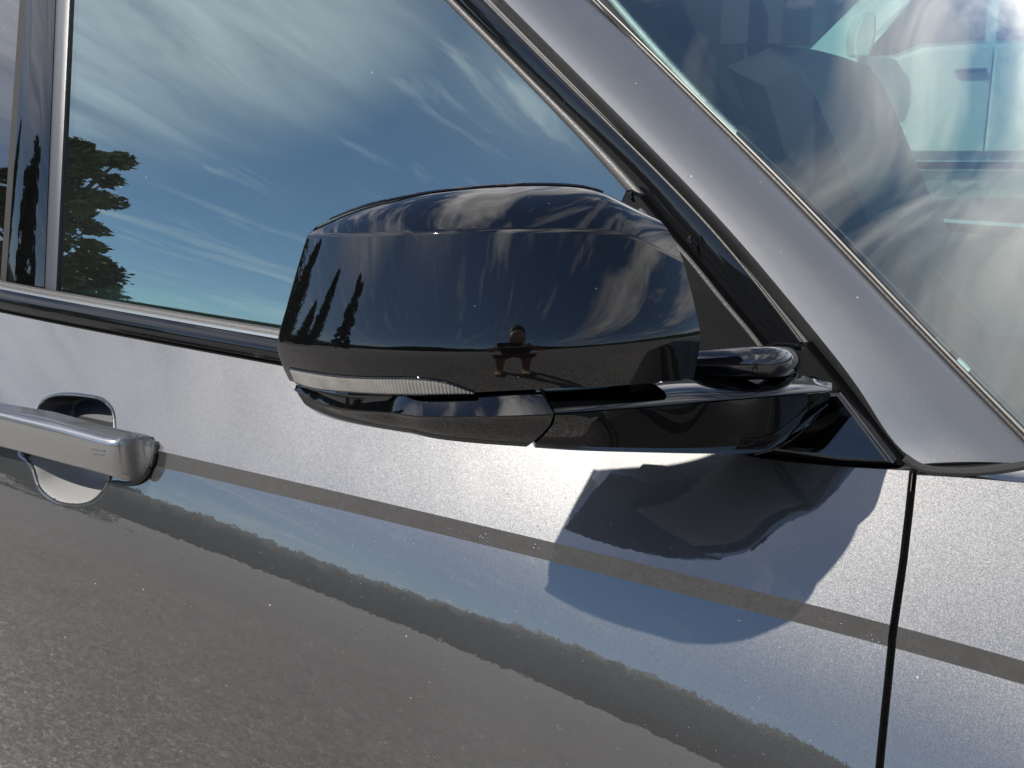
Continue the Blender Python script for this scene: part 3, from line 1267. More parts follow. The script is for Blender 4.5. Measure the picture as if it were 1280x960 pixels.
mb.f.append([i * nu + nu - 1 for i in range(nv)][::-1])
arm = mb.build('mirror_arm', M['black'], mirror, True, 30)

# unseen tubes added inside the mirror to block sun and shape its door shadow
mb = MB()
mb.tube([np.array([x, -0.080 + 0.1 * (x + 0.262), 1.178]) for x in np.linspace(-0.283, -0.125, 10)], [0.0165] + [0.0175] * 8 + [0.014], 20)
mb.build('sun_block_tube', M['satin'], mirror)
mb = MB()
mb.tube([arm_pt(q, 516, 0.035) for q in np.linspace(640, 740, 8)], [0.006] + [0.010] * 6 + [0.008], 12)
mb.build('joint_sun_block', M['satin'], mirror)  # added to stop sun passing the split between shell and arm

# ---- sail panel behind the mirror
ys = lambda x, z: y_body(x, BELT(x)) + 0.004 + max(0.0, (z - BELT(x))) * 0.36


def sail(name, px_poly, off, m, parent, depth=0.02, bev=0.0022):
    P = [hit(a, b, lambda x, z: ys(x, z) + off) for a, b in px_poly]
    bm = bmesh.new()
    vs = [bm.verts.new(Vector(p.tolist())) for p in P]
    f = bm.faces.new(vs)
    ex = bmesh.ops.extrude_face_region(bm, geom=[f])
    for v in [g for g in ex['geom'] if isinstance(g, bmesh.types.BMVert)]:
        v.co.y += depth
    bmesh.ops.recalc_face_normals(bm, faces=bm.faces)
    front = [e for e in bm.edges if all(v in vs for v in e.verts)]
    if bev:
        bmesh.ops.bevel(bm, geom=front, offset=bev, segments=3, affect='EDGES', profile=0.5)
    me = bpy.data.meshes.new(name)
    bm.to_mesh(me)
    bm.free()
    me.materials.append(m)
    o = bpy.data.objects.new(name, me)
    COL.objects.link(o)
    o.parent = parent
    return o


sail('sail_panel', [(782, 238), (800, 246), (905, 372), (958, 440), (1008, 432), (1052, 487), (1126, 583), (1050, 582), (975, 569), (945, 566), (860, 560), (780, 500), (740, 330)], 0.0, M['sail'], mirror)
# triangle the arm grows out of
sail('arm_foot', [(1030, 491), (1049, 491), (1116, 580), (1050, 577), (985, 567), (958, 564), (1005, 532)], -0.012, M['black'], mirror, 0.015, 0.003)
lip_px = smooth_line([(1031, 504), (1021, 518), (1002, 538), (975, 557), (944, 567)], 24)
mb = MB()
mb.tube([hit(a, b, lambda x, z: ys(x, z) - 0.014) for a, b in lip_px], 0.0016, 8)
mb.build('foot_lip', M['black'], mirror)
# quarter seal crossing the panel and the small pin at its top
pts = [hit(a, b, lambda x, z: ys(x, z) - 0.003) for a, b in smooth_line([(800, 262), (862, 325), (905, 378), (942, 422), (960, 446)], 30)]
mb = MB()
mb.tube(pts, [0.0024] * 30, 10)
mb.build('quarter_seal', M['seal'], mirror)
for c_ in ((788, 244), (862, 300)):
    mb = MB()
    p = hit(*c_, lambda x, z: ys(x, z) - 0.004)
    mb.tube([p + [0, 0.004, 0.003], p + [-0.001, 0, 0], p + [0.002, -0.001, -0.003]], [0.0012, 0.002, 0.0012], 8)
    mb.build('seal_end', M['black_trim'], mirror)
PIV_Y = -0.062
# rounded foot under the panel that catches the sun
mb = MB()
pts = [hit(q, y, lambda x, z, o=o: PIV_Y + o) for q, y, o in ((866, 457, 0), (890, 456, 0), (915, 455, 0), (940, 454, 0), (955, 453.5, 0.002), (967, 453, 0.012), (976, 452.5, 0.032), (981, 452, 0.065), (984, 452, 0.12))]
mb.tube(pts, [0.0118, 0.0124, 0.0126, 0.0126, 0.0125, 0.0122, 0.012, 0.012, 0.012], 36)
foot = mb.build('mirror_pivot', M['pivot'], mirror, True, 60)
mb = MB()
pts = [hit(a, b, lambda x, z: ys(x, z) - 0.004) for a, b in ((958, 433), (975, 430), (998, 432))]
mb.tube(pts, 0.0016, 8)
mb.build('panel_ridge', M['black_trim'], mirror)

# ------------------------------------------------------------------ door handle
hy = lambda off: (lambda x, z: barrel(x) + off)
h_back = cubic([(-60, 491), (0, 502), (47, 510.5), (100, 525), (144, 536), (170, 544), (186, 549)])
h_fold = cubic([(-60, 503), (0, 518), (60, 532.5), (110, 545), (139, 551.5), (160, 551.5), (186, 551)])
h_bot = cubic([(-60, 544), (0, 558.5), (50, 572), (86, 581.5), (135, 595), (158, 599.5), (172, 596), (181, 588), (188, 571)])
secs = []
px_st = np.r_[np.linspace(-60, 135, 30), np.linspace(138, 188, 18)]
for q in px_st:
    end = ss(126, 190, q)
    yo = -0.040 + 0.034 * end ** 1.5
    pf = hit(q, h_fold(q), hy(yo))
    pb = hit(q, h_back(q), hy(yo * 0.25 - 0.002))
    pl = hit(q, h_bot(q), hy(yo + 0.004))
    x = pf[0]
    yb_ = barrel(x) - 0.004
    nose = ss(166, 187, q)
    shrink = 1 - 0.16 * nose ** 2
    z0 = (pf[2] + pl[2]) / 2
    pt = []
    Y = lambda v: barrel(x) + v
    # closed section: back top, top facet, crowned fold, face, lower edge, back
    zt, zf, zl = pb[2], pf[2], pl[2]
    raw = [(yo * 0.25 - 0.002, zt), (yo * 0.6, zt * 0.52 + zf * 0.48), (yo * 0.92, zf + 0.0018), (yo, zf - 0.0012), (yo - 0.0012, zf - 0.006),
           (yo - 0.0016, zf * 0.55 + zl * 0.45), (yo - 0.0004, zf * 0.2 + zl * 0.8), (yo + 0.0018, zl + 0.0022), (yo + 0.005, zl), (yo * 0.5 + 0.004, zl + 0.001), (min(yo + 0.026, 0.008), zl + 0.004), (min(yo + 0.026, 0.008), zt - 0.004)]
    for (v, z) in raw:
        pt.append((x, Y(v), z0 + (z - z0) * shrink))
    secs.append(pt)
G = np.array(secs)
mb = MB()
mb.grid(G, close_u=True)
nn = G.shape[1]
mb.f.append([(len(G) - 1) * nn + k for k in range(nn)])
mb.f.append([k for k in range(nn)][::-1])
nose_ring = G[-1].mean(0) + (G[-1] - G[-1].mean(0)) * 0.6 + [0.0025, 0.002, 0]
mb.v += [tuple(q) for q in nose_ring]
o_n = len(mb.v) - nn
mb.f.remove([(len(G) - 1) * nn + k for k in range(nn)])
for k in range(nn):
    k2 = (k + 1) % nn
    mb.f.append([(len(G) - 1) * nn + k, (len(G) - 1) * nn + k2, o_n + k2, o_n + k])
mb.f.append([o_n + k for k in range(nn)])
handle = mb.build('door_handle', M['handle_paint'] if 'handle_paint' in M else M['paint'], door, True, 50)
fix_normals(handle)
rim_pts = [hit(a, b, lambda x, z: y_body(x, z) + 0.0002) for a, b in smooth_line(_bowl_px + _bowl_px[:1], 120)]
mb = MB()
mb.tube(rim_pts, 0.0017, 8)
mb.build('recess_rim', M['paint'], door)
# rubber gasket round the front end of the handle
gp = smooth_line([(147, 539), (175, 545), (188, 550), (192, 562), (189, 580), (178, 598), (165, 604), (140, 603)], 40)
mb = MB()
mb.tube([hit(a, b, lambda x, z: y_body(x, z) - 0.003) for a, b in gp], 0.0030, 8)
mb.build('handle_gasket', M['rubber'], door)
# lock cover mark on the face
for a, b in (((115, 561), (131, 564)), ((117, 567), (130, 569))):
    p1_, p2_ = hit(*a, hy(-0.0415)), hit(*b, hy(-0.0415))
    mb = MB()
    mb.tube([p1_, p2_], 0.0008, 6)
    mb.build('lock_mark', M['satin'], door)

# dried drops along the strip of the crease and the shoulder
rnd = random.Random(11)
mb = MB()
for k in range(90):
    q = rnd.uniform(560, 1100)
    yl = float(np.interp(q, [195, 420, 690, 900, 1108], [564, 611, 680, 727, 784]))
    py = yl + (rnd.uniform(3, 22) if k < 55 else rnd.uniform(-90, -5))
    p = hit(q, py, y_body)
    r_ = rnd.uniform(0.0004, 0.0011) if k < 55 else rnd.uniform(0.0003, 0.0006)
    el = rnd.uniform(1.0, 1.8)
    ring = [(p[0] + el * r_ * math.cos(a), y_body(p[0] + el * r_ * math.cos(a), p[2] + r_ * math.sin(a)) + 0.0001, p[2] + r_ * math.sin(a)) for a in np.arange(8) * math.pi / 4]
    mid_ = [(p[0] + el * r_ * 0.6 * math.cos(a), y_body(p[0], p[2]) - 0.30 * r_, p[2] + 0.6 * r_ * math.sin(a)) for a in np.arange(8) * math.pi / 4]
    mb.add(ring + mid_ + [(p[0], y_body(p[0], p[2]) - 0.42 * r_, p[2])], [[i, (i + 1) % 8, 8 + (i + 1) % 8, 8 + i] for i in range(8)] + [[8 + i, 8 + (i + 1) % 8, 16] for i in range(8)])
drops = mb.build('water_drops', M['paint'], door, True, 180)
drops['kind'] = 'stuff'

# ------------------------------------------------------------------ cabin: closed box so that the glass looks into a real room
trim_l = simple('cabin_trim', (0.02, 0.02, 0.02), 0.8)
lining = simple('roof_lining', (0.10, 0.10, 0.095), 0.9, var=0.1)
leather = simple('seat_leather', (0.022, 0.021, 0.021), 0.55)
dash_m = simple('dash_top', (0.035, 0.036, 0.036), 0.75)
W_IN = 1.64
mb = MB()
mb.box((-1.55, Y_MID, 1.72), (1.4, 1.14, 0.05), bev=0.02)
mb.build('roof', M['paint'], car)
mb = MB()
mb.box((-1.55, Y_MID, 1.685), (1.4, 1.12, 0.015))
mb.build('roof_lining', lining, car, False)
mb = MB()
mb.box((-0.9, Y_MID, 0.45), (2.6, 1.5, 0.1))
mb.build('cabin_floor', trim_l, car, False)
mb = MB()
mb.box((-2.2, Y_MID, 1.1), (0.06, 1.5, 1.3))
mb.build('rear_bulkhead', trim_l, car, False)
mb = MB()
mb.box((-1.1, 0.15, 0.80), (2.2, 0.06, 0.60), bev=0.01)
mb.build('door_card', trim_l, door, False)
mb = MB()
mb.box((-0.9, W_IN - 0.04, 0.78), (2.6, 0.1, 0.66), bev=0.02)
far_door = mb.build('far_door', M['paint'], car)
# far side window posts
for nm, q in (('far_pillar', [(-0.92, 1.10), (-0.62, 1.10), (-0.68, 1.70), (-0.98, 1.70)]), ('far_windscreen_pillar', [(0.40, 1.10), (0.50, 1.10), (-0.20, 1.70), (-0.32, 1.70)])):
    slab(nm, [(x, W_IN - 0.08 - 0.3 * (z - 1.12), z) for x, z in q], (0, 0.08, 0), trim_l, car)
A = np.array([[(x, W_IN - 0.06 - 0.3 * (z - 1.12), z) for x in np.linspace(-0.8, 0.45 - (z - 1.1) * 1.2, 12)] for z in np.linspace(1.08, 1.70, 12)])
pane_grid('far_window', A[:, ::-1], M['far_glass'], car)
A = np.array([[(x, W_IN - 0.06 - 0.3 * (z - 1.12), z) for x in np.linspace(-2.15, -0.82, 12)] for z in np.linspace(1.08, 1.70, 12)])
pane_grid('far_window', A[:, ::-1], M['dark_glass'], car)
g = []
for x in np.linspace(-1.12, -0.2, 40):
    zt = BELT(x) + 0.027 + 0.016 * min(1, max(0, (x + 1.10) / 0.45))
    yb = y_glass(x, zt)
    g.append([(x, yb + 0.0055, zt - 0.03), (x, yb + 0.0055, zt - 0.001), (x, yb + 0.012, zt), (x, yb + 0.07, zt + 0.001), (x, yb + 0.075, zt - 0.05)])
mb = MB()
mb.grid(np.array(g), flip=True)
mb.build('inner_ledge', simple('pale_ledge', (0.40, 0.44, 0.40), 0.6), door, True, 40)
# dashboard under the windscreen
prof = [(-0.42, 0.80), (-0.44, 1.00), (-0.36, 1.085), (-0.20, 1.10), (0.10, 1.085), (0.40, 1.05), (0.52, 0.98), (0.52, 0.8)]
mb = MB()
mb.grid(np.array([[(x, y, z) for x, z in prof] for y in np.linspace(0.14, W_IN - 0.12, 12)]), flip=True)
mb.build('dashboard', dash_m, car, True, 40)


def seat(y, dx=0.0, lean=0.0):
    s = bpy.data.objects.new('front_seat', None)
    COL.objects.link(s)
    s.parent = car
    mb = MB()
    mb.box((-0.72 + dx, y, 0.78), (0.50, 0.50, 0.16), bev=0.05)
    mb.build('seat_cushion', leather, s)
    # back: a leaning padded board
    prof_ = [(-0.92, 0.80), (-0.96, 1.00), (-1.02, 1.20), (-1.07, 1.40), (-1.10, 1.45), (-1.19, 1.42), (-1.18, 1.20), (-1.12, 0.95), (-1.06, 0.80)]
    prof_ = [(x + dx - lean * (z - 1.2) / 0.2, z) for x, z in prof_]
    g = []
    for k, yy in enumerate(np.linspace(-0.25, 0.25, 11)):
        e = 1 - (abs(yy) / 0.25) ** 4 * 0.35
        cx = sum(p[0] for p in prof_) / len(prof_)
        g.append([(cx + (px_ - cx) * e + 0.03 * (abs(yy) / 0.25) ** 2, y + yy, 0.8 + (z - 0.8) * (0.85 + 0.15 * e)) for px_, z in prof_])
    mb = MB()
    mb.grid(np.array(g), close_u=True)
    nn = len(prof_)
    mb.f.append(list(range(nn)))
    mb.f.append([10 * nn + k for k in range(nn)][::-1])
    mb.build('seat_back', leather, s, True, 50)
    mb = MB()
    mb.box((-1.16 + dx - lean, y, 1.50), (0.11, 0.27, 0.18), bev=0.045)
    mb.build('headrest', leather, s)
    return s


seat(0.46)
seat(1.22, 0.74, 0.10)
mb = MB()
mb.box((-1.9, Y_MID, 1.0), (0.22, 1.3, 0.7), bev=0.06)
mb.build('rear_bench', leather, car)
mb = MB()
mb.box((-0.55, Y_MID, 0.72), (0.9, 0.24, 0.34), bev=0.03)
mb.build('centre_console', trim_l, car)
# paler pad at the near end of the dashboard
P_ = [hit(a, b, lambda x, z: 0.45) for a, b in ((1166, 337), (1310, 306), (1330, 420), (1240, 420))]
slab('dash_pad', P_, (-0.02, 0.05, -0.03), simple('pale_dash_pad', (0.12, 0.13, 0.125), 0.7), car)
# printed black border inside the windscreen, its inner edge broken into dots
E_in = []
n_e = SCR.shape[0]
Tn = SCR[:, 1:] - SCR[:, :-1]
cum = np.concatenate([np.zeros((n_e, 1)), np.cumsum(np.linalg.norm(Tn, axis=2), axis=1)], 1)


def scr_pt(i, s, drop=0.0075):
    """point on the inner face, s metres in from the near edge on edge row i (fractional)"""
    i0 = int(np.clip(math.floor(i), 0, n_e - 2))
    w = i - i0
    p = np.zeros(3)
    for k, ww in ((i0, 1 - w), (i0 + 1, w)):
        if s < 0:
            p += ww * (SCR[k, 0] + (SCR[k, 1] - SCR[k, 0]) / cum[k, 1] * s)
        else:
            p += ww * np.array([np.interp(s, cum[k], SCR[k, :, c]) for c in range(3)])
    return p - nrm_s * drop


FR_W = lin([(0, 0.048), (12, 0.05), (24, 0.055), (32, 0.07), (n_e, 0.11)])
g = [[scr_pt(i, s) for i in np.linspace(0, n_e - 1, 50)] for s in (0.0,)]
g = [[scr_pt(i, -0.014 + (FR_W(i) + 0.014) * k) for i in np.linspace(0, n_e - 1, 60)] for k in np.linspace(0, 1, 8)]
mb = MB()
mb.grid(np.array(g))
mb.build('frit_border', M['frit'], screen, False)
mb = MB()
i_len = np.linspace(8, n_e - 2, 340)
for j in range(3):
    for n_, i in enumerate(i_len):
        ii = i + (0.5 if j % 2 else 0) * (i_len[1] - i_len[0])
        c_ = scr_pt(ii, FR_W(ii) + 0.0022 * (j + 0.7), 0.0078)
        t1 = scr_pt(ii + 0.05, FR_W(ii) + 0.0022 * (j + 0.7), 0.0078) - c_
        t1 /= np.linalg.norm(t1) + 1e-9
        t2 = np.cross(nrm_s, t1)
        r_ = 0.0011 - 0.0002 * j
        mb.add([c_ + r_ * (math.cos(a) * t1 + math.sin(a) * t2) for a in np.arange(6) * math.pi / 3], [[0, 1, 2, 3, 4, 5]])
dots = mb.build('frit_dots', M['frit'], screen, False)
dots['kind'] = 'stuff'
# scuttle and bonnet ahead of the screen
mb = MB()
g = []
for x in np.linspace(0.03, 0.9, 20):
    row = []
    for k, y in enumerate(np.linspace(0, 1, 14)):
        y0 = y_body(x, WTOP(min(x, 0.12))) + 0.012
        yy = y0 + (Y_MID - y0) * y
        row.append((x, yy, WTOP(0.05) - 0.014 + 0.05 * math.sin(y * math.pi / 2) - 0.02 * max(0, x - 0.1)))
    g.append(row)
mb.grid(np.array(g), flip=True)
mb.build('bonnet', M['paint'], car, True, 40)
# near foot of the pillar: dark joint over the wing
jp = [hit(a, b, lambda x, z: y_body(x, BELT(0.0)) + 0.006) for a, b in smooth_line([(1131, 572), (1148, 583), (1180, 589), (1228, 589), (1290, 580)], 30)]
mb = MB()
mb.tube(jp, 0.0038, 8)
mb.build('pillar_joint', M['gap'], car)

# ------------------------------------------------------------------ ground, hills
m, t = mat('asphalt')
tc = t.n('ShaderNodeTexCoord').outputs['Object']
v1 = t.n('ShaderNodeTexVoronoi', i_Scale=105.0)
t.l(tc, v1.inputs['Vector'])
sp = t.n('ShaderNodeSeparateColor')
t.l(v1.outputs['Color'], sp.inputs[0])
stone = t.ramp(sp.outputs[0], [(0.0, (0.105, 0.099, 0.092)), (0.55, (0.20, 0.189, 0.176)), (0.85, (0.31, 0.293, 0.272)), (1.0, (0.46, 0.44, 0.41))])
n2 = t.n('ShaderNodeTexNoise', i_Scale=0.7, i_Detail=8.0, i_Roughness=0.65)
t.l(tc, n2.inputs['Vector'])
patch = t.ramp(n2.outputs['Fac'], [(0.3, 0.85), (0.7, 1.1)])
n3 = t.n('ShaderNodeTexNoise', i_Scale=11.0, i_Detail=6.0, i_Roughness=0.7)
t.l(tc, n3.inputs['Vector'])
patch2 = t.ramp(n3.outputs['Fac'], [(0.3, 0.84), (0.7, 1.12)])
c = t.mix(1.0, t.mix(1.0, stone, patch, 'MULTIPLY'), patch2, 'MULTIPLY')
# a few cracks
wv = t.n('ShaderNodeTexNoise', i_Scale=1.6, i_Detail=5.0)
t.l(tc, wv.inputs['Vector'])
vc = t.n('ShaderNodeTexVoronoi', feature='DISTANCE_TO_EDGE', i_Scale=0.28)
t.l(t.vmath('ADD', tc, wv.outputs['Color']).outputs[0], vc.inputs['Vector'])
crk = t.ramp(vc.outputs['Distance'], [(0.001, 0.72), (0.004, 1.0)])
c = t.mix(1.0, c, crk, 'MULTIPLY')
p = t.n('ShaderNodeBsdfPrincipled', i_Roughness=0.85)
t.l(c, p.inputs['Base Color'])
b = t.n('ShaderNodeBump', i_Strength=0.9, i_Distance=0.006)
t.l(v1.outputs['Distance'], b.inputs['Height'])
t.l(b.outputs[0], p.inputs['Normal'])
o_ = t.n('ShaderNodeOutputMaterial')
t.l(p.outputs[0], o_.inputs[0])
M['asphalt'] = m
ground = mk('ground', [(-1200, -1200, 0), (1200, -1200, 0), (1200, 1200, 0), (-1200, 1200, 0)], [[0, 1, 2, 3]], M['asphalt'], None, False)
ground['kind'] = 'structure'

leaf_d = simple('conifer_needles', (0.045, 0.072, 0.032), 0.7, var=0.4, vscale=3)
leaf_b = simple('broad_leaves', (0.07, 0.105, 0.035), 0.6, var=0.4, vscale=3)
bark = simple('bark', (0.10, 0.075, 0.055), 0.9, var=0.3, vscale=8)
hill_m = simple('wooded_hill', (0.028, 0.038, 0.032), 0.9, var=0.5, vscale=0.25)
# far wooded ridge all round the lot
mb = MB()
rows = []
NA = 2600
for k, (rr, hh) in enumerate(((95, 0.0), (97, 0.35), (99, 0.62), (102, 0.82), (106, 0.94), (111, 1.0), (122, 0.95), (135, 0.4))):
    row = []
    for a in range(NA):
        ang = 2 * math.pi * a / NA
        base = 11.0 + 3.4 * mnoise.noise(Vector((math.cos(ang) * 2.2, math.sin(ang) * 2.2, 0.3))) + 1.2 * mnoise.noise(Vector((math.cos(ang) * 9, math.sin(ang) * 9, 4)))
        lump = 1 + 0.06 * mnoise.noise(Vector((math.cos(ang) * 60, math.sin(ang) * 60, k * 0.8))) + 0.07 * mnoise.noise(Vector((math.cos(ang) * 150, math.sin(ang) * 150, k * 1.7))) + 0.07 * mnoise.noise(Vector((math.cos(ang) * 420, math.sin(ang) * 420, k * 1.1)))
        da = (ang + math.pi / 2 + math.pi) % (2 * math.pi) - math.pi          # 0 straight out of the car's side
        base *= 1.0 + 0.62 * min(1.0, max(0.0, (da + R_(33)) / R_(24))) * min(1.0, max(0.0, (R_(70) - da) / R_(30)))
        r2 = rr + 2.0 * mnoise.noise(Vector((math.cos(ang) * 70, math.sin(ang) * 70, k)))
        row.append((r2 * math.cos(ang), r2 * math.sin(ang), base * hh * lump - (0.2 if hh == 0 else 0)))
    rows.append(row)
mb.grid(np.array(rows), close_u=True)
hills = mb.build('hills', hill_m, None, True, 180)
hills['kind'] = 'structure'


# ------------------------------------------------------------------ trees (seen mirrored in the glass and the mirror cap)
def tree(name, x, y, h, w, label, conifer, group, seed):
    rnd = random.Random(seed)
    t_ = thing(name, label, 'tree', (x, y, 0), 0, group)
    mb = MB()
    mb.tube([(0, 0, 0), (0.05, 0.02, h * 0.3), (0.02, 0.05, h * 0.65), (0, 0, h * 0.95)], [0.03 * h, 0.024 * h, 0.014 * h, 0.004 * h], 9)
    limbs = []
    nl = int(h * 30) if conifer else 80
    for k in range(nl):
        if conifer:
            z = h * (0.08 + 0.90 * (k + rnd.random()) / nl)
            prof_ = (1 - z / h) ** 0.75
            L = w * 0.5 * prof_ * rnd.uniform(0.6, 1.12) + 0.1
            a = rnd.uniform(0, 2 * math.pi)
            tip = (L * math.cos(a), L * math.sin(a), z + L * rnd.uniform(-0.2, 0.18))
        else:
            z = h * rnd.uniform(0.25, 0.6)
            a = rnd.uniform(0, 2 * math.pi)
            zt = h * rnd.uniform(0.22, 1.0)
            q = math.sqrt(max(0.05, 1 - ((zt / h - 0.55) / 0.5) ** 2))
            L = w * 0.5 * q * rnd.uniform(0.55, 1.05)
            tip = (L * math.cos(a), L * math.sin(a), zt)
        b0 = (0, 0, z)
        limbs.append((b0, tip))
        if conifer and k % 3 == 0 or not conifer:
            mb.tube([b0, ((b0[0] + tip[0]) / 2, (b0[1] + tip[1]) / 2, (b0[2] + tip[2]) / 2 + 0.1), tip], [0.010 * h, 0.006 * h, 0.002 * h], 5)
    mb.build('trunk', bark, t_)
    cr_m = MB()
    per = 64 if conifer else 120
    for b0, tip in limbs:
        b0, tip = np.array(b0), np.array(tip)
        L = np.linalg.norm(tip - b0)
        for k in range(per):
            if conifer:
                s = rnd.uniform(0.12, 1.0)
                c_ = b0 + (tip - b0) * s + np.array([rnd.gauss(0, 0.12 * L + 0.05), rnd.gauss(0, 0.12 * L + 0.05), rnd.gauss(-0.06, 0.11 * L + 0.06)])
                sz = rnd.uniform(0.07, 0.18) * (0.6 + 0.05 * h)
            else:
                rr = rnd.random() ** 0.4 * (0.14 * w)
                a, e = rnd.uniform(0, 6.283), math.asin(rnd.uniform(-1, 1))
                c_ = tip + np.array([rr * math.cos(a) * math.cos(e), rr * math.sin(a) * math.cos(e), rr * math.sin(e) * 0.8])
                sz = rnd.uniform(0.10, 0.22) * (0.6 + 0.05 * h)
            d1 = np.array([rnd.gauss(0, 1), rnd.gauss(0, 1), rnd.gauss(0, 0.5)])
            d1 /= np.linalg.norm(d1)
            d2 = np.cross(d1, [rnd.gauss(0, 1), rnd.gauss(0, 1), rnd.gauss(0, 1)])
            d2 /= np.linalg.norm(d2) + 1e-9
            cr_m.add([c_ - d1 * sz, c_ + d2 * sz * 0.45, c_ + d1 * sz, c_ - d2 * sz * 0.45], [[0, 1, 2, 3]])
    cr_m.build('crown', leaf_d if conifer else leaf_b, t_, False)
    return t_


def polar_tree(name, az, dist, h, w, label, conifer, group, seed):
    """az: degrees from straight out of the car's side towards its rear"""
    return tree(name, -0.5 - dist * math.sin(R_(az)), -0.3 - dist * math.cos(R_(az)), h, w, label, conifer, group, seed)


G_T = 'trees round the car park behind the viewer'
#          az  dist  h    w
polar_tree('pine_tree', 51.8, 24, 5.0, 3.2, 'dark green pine mirrored at the rear end of the front side window', True, G_T, 1)
polar_tree('broadleaf_tree', 56.4, 22, 9.0, 2.8, 'tall full tree mirrored in the gloss black door pillar', False, G_T, 2)
polar_tree('cypress_tree', 68.5, 30, 10.5, 4.2, 'slim pointed conifer mirrored left in the mirror cap, tallest of its row', True, G_T, 3)
polar_tree('cypress_tree', 73, 32, 8.0, 5.5, 'broad lower conifer mirrored beside the tip of the mirror cap', True, G_T, 4)
polar_tree('cypress_tree', 81, 26, 8.6, 6.0, 'dark conifer mirrored on the outermost tip of the mirror cap', True, G_T, 5)
polar_tree('broadleaf_tree', 90, 30, 8.0, 8.0, 'rounded tree mirrored at the far left edge of the mirror cap', False, G_T, 6)

# ------------------------------------------------------------------ white pickup parked on the far side, seen through the cabin
white = simple('white_car_paint', (0.78, 0.79, 0.77), 0.3, coat=1.0)
chrome = simple('chrome', (0.7, 0.7, 0.7), 0.12, metal=1.0)
tyre_m = simple('tyre_rubber', (0.02, 0.02, 0.02), 0.8)
D_T = 9.3
hd = cv.copy()
hd[2] = 0
hd /= np.linalg.norm(hd)
p0 = ray(1160, 120)
base = CAM + p0 * (D_T / (p0 @ hd))
truck = thing('pickup_truck', 'white pickup truck parked beyond the car, seen through its windscreen', 'pickup', (base[0], base[1], 0), math.atan2(cr[1], cr[0]))
# local frame: x to the viewer's right (truck's rear), y away from the viewer, z up; front of the truck to the left


def T(name, profile, y0, y1, m, parent=truck, bev=0.02):
    """extrude a side profile between y0 and y1"""
    bm = bmesh.new()
    vs = [bm.verts.new((x, y0, z)) for x, z in profile]
    f = bm.faces.new(vs)
    ex = bmesh.ops.extrude_face_region(bm, geom=[f])
    for v in [g_ for g_ in ex['geom'] if isinstance(g_, bmesh.types.BMVert)]:
        v.co.y = y1
    bmesh.ops.recalc_face_normals(bm, faces=bm.faces)
    if bev:
        bmesh.ops.bevel(bm, geom=bm.edges[:], offset=bev, segments=2, affect='EDGES', clamp_overlap=True)
    me = bpy.data.meshes.new(name)
    bm.to_mesh(me)
    bm.free()
    me.materials.append(m)
    me.polygons.foreach_set('use_smooth', [True] * len(me.polygons))
    me.set_sharp_from_angle(angle=R_(30))
    o = bpy.data.objects.new(name, me)
    COL.objects.link(o)
    o.parent = parent
    return o


T('body', [(-2.0, 0.62), (-2.05, 1.15), (-1.95, 1.35), (-0.62, 1.46), (0.62, 1.46), (1.50, 1.46), (3.4, 1.46), (3.45, 0.70), (2.9, 0.62)], 0.08, 1.95, white)
T('cab', [(-0.66, 1.40), (-0.05, 2.02), (0.2, 2.08), (1.4, 2.08), (1.55, 2.0), (1.6, 1.40)], 0.16, 1.85, white, bev=0.04)
door_p = [(-0.58, 0.72), (-0.60, 1.44), (-0.25, 1.455), (-0.05, 1.53), (0.50, 1.555), (0.51, 0.72)]
d1 = T('front_door', door_p, 0.03, 0.12, white, bev=0.012)
d2 = T('rear_door', [(0.525, 0.72), (0.515, 1.555), (1.0, 1.55), (1.08, 1.60), (1.5, 1.60), (1.5, 0.72)], 0.03, 0.12, white, bev=0.012)
T('side_window', [(-0.50, 1.47), (-0.10, 1.97), (0.44, 2.0), (0.46, 1.60), (-0.05, 1.57), (-0.25, 1.49)], 0.145, 0.20, M['dark_glass'], d1, 0)
T('side_window', [(0.56, 1.60), (0.56, 2.0), (1.35, 1.99), (1.42, 1.64)], 0.145, 0.20, M['dark_glass'], d2, 0)
T('door_handle', [(0.20, 1.345), (0.20, 1.375), (0.45, 1.385), (0.45, 1.35)], -0.012, 0.03, M['satin'], d1, 0.006)
T('door_handle', [(1.2, 1.345), (1.2, 1.375), (1.42, 1.385), (1.42, 1.35)], -0.012, 0.03, M['satin'], d2, 0.006)
T('side_step', [(-0.7, 0.50), (-0.7, 0.56), (1.7, 0.56), (1.7, 0.50)], -0.06, 0.12, chrome, truck, 0.015)
T('sill_panel', [(-0.9, 0.58), (-0.9, 0.71), (1.9, 0.71), (1.9, 0.58)], 0.09, 0.2, M['satin'], truck, 0)
mir = T('wing_mirror', [(-0.70, 1.46), (-0.72, 1.62), (-0.66, 1.80), (-0.56, 1.80), (-0.54, 1.62), (-0.58, 1.46)], -0.28, -0.05, white, truck, 0.02)
T('mirror_bracket', [(-0.62, 1.48), (-0.62, 1.56), (-0.55, 1.56), (-0.55, 1.48)], -0.06, 0.06, M['satin'], mir, 0)
for xw in (-1.25, 2.45):
    wh = bpy.data.objects.new('wheel', None)
    COL.objects.link(wh)
    wh.parent = truck
    for yy in (0.02, 1.72):
        mb = MB()
        mb.tube([(xw, yy, 0.42), (xw, yy + 0.04, 0.42), (xw, yy + 0.22, 0.42), (xw, yy + 0.26, 0.42)], [0.37, 0.42, 0.42, 0.37], 28)
        mb.build('tyre', tyre_m, wh)
        mb = MB()
        mb.tube([(xw, yy - 0.012, 0.42), (xw, yy + 0.01, 0.42)], [0.24, 0.26], 24)
        mb.build('rim', chrome, wh)

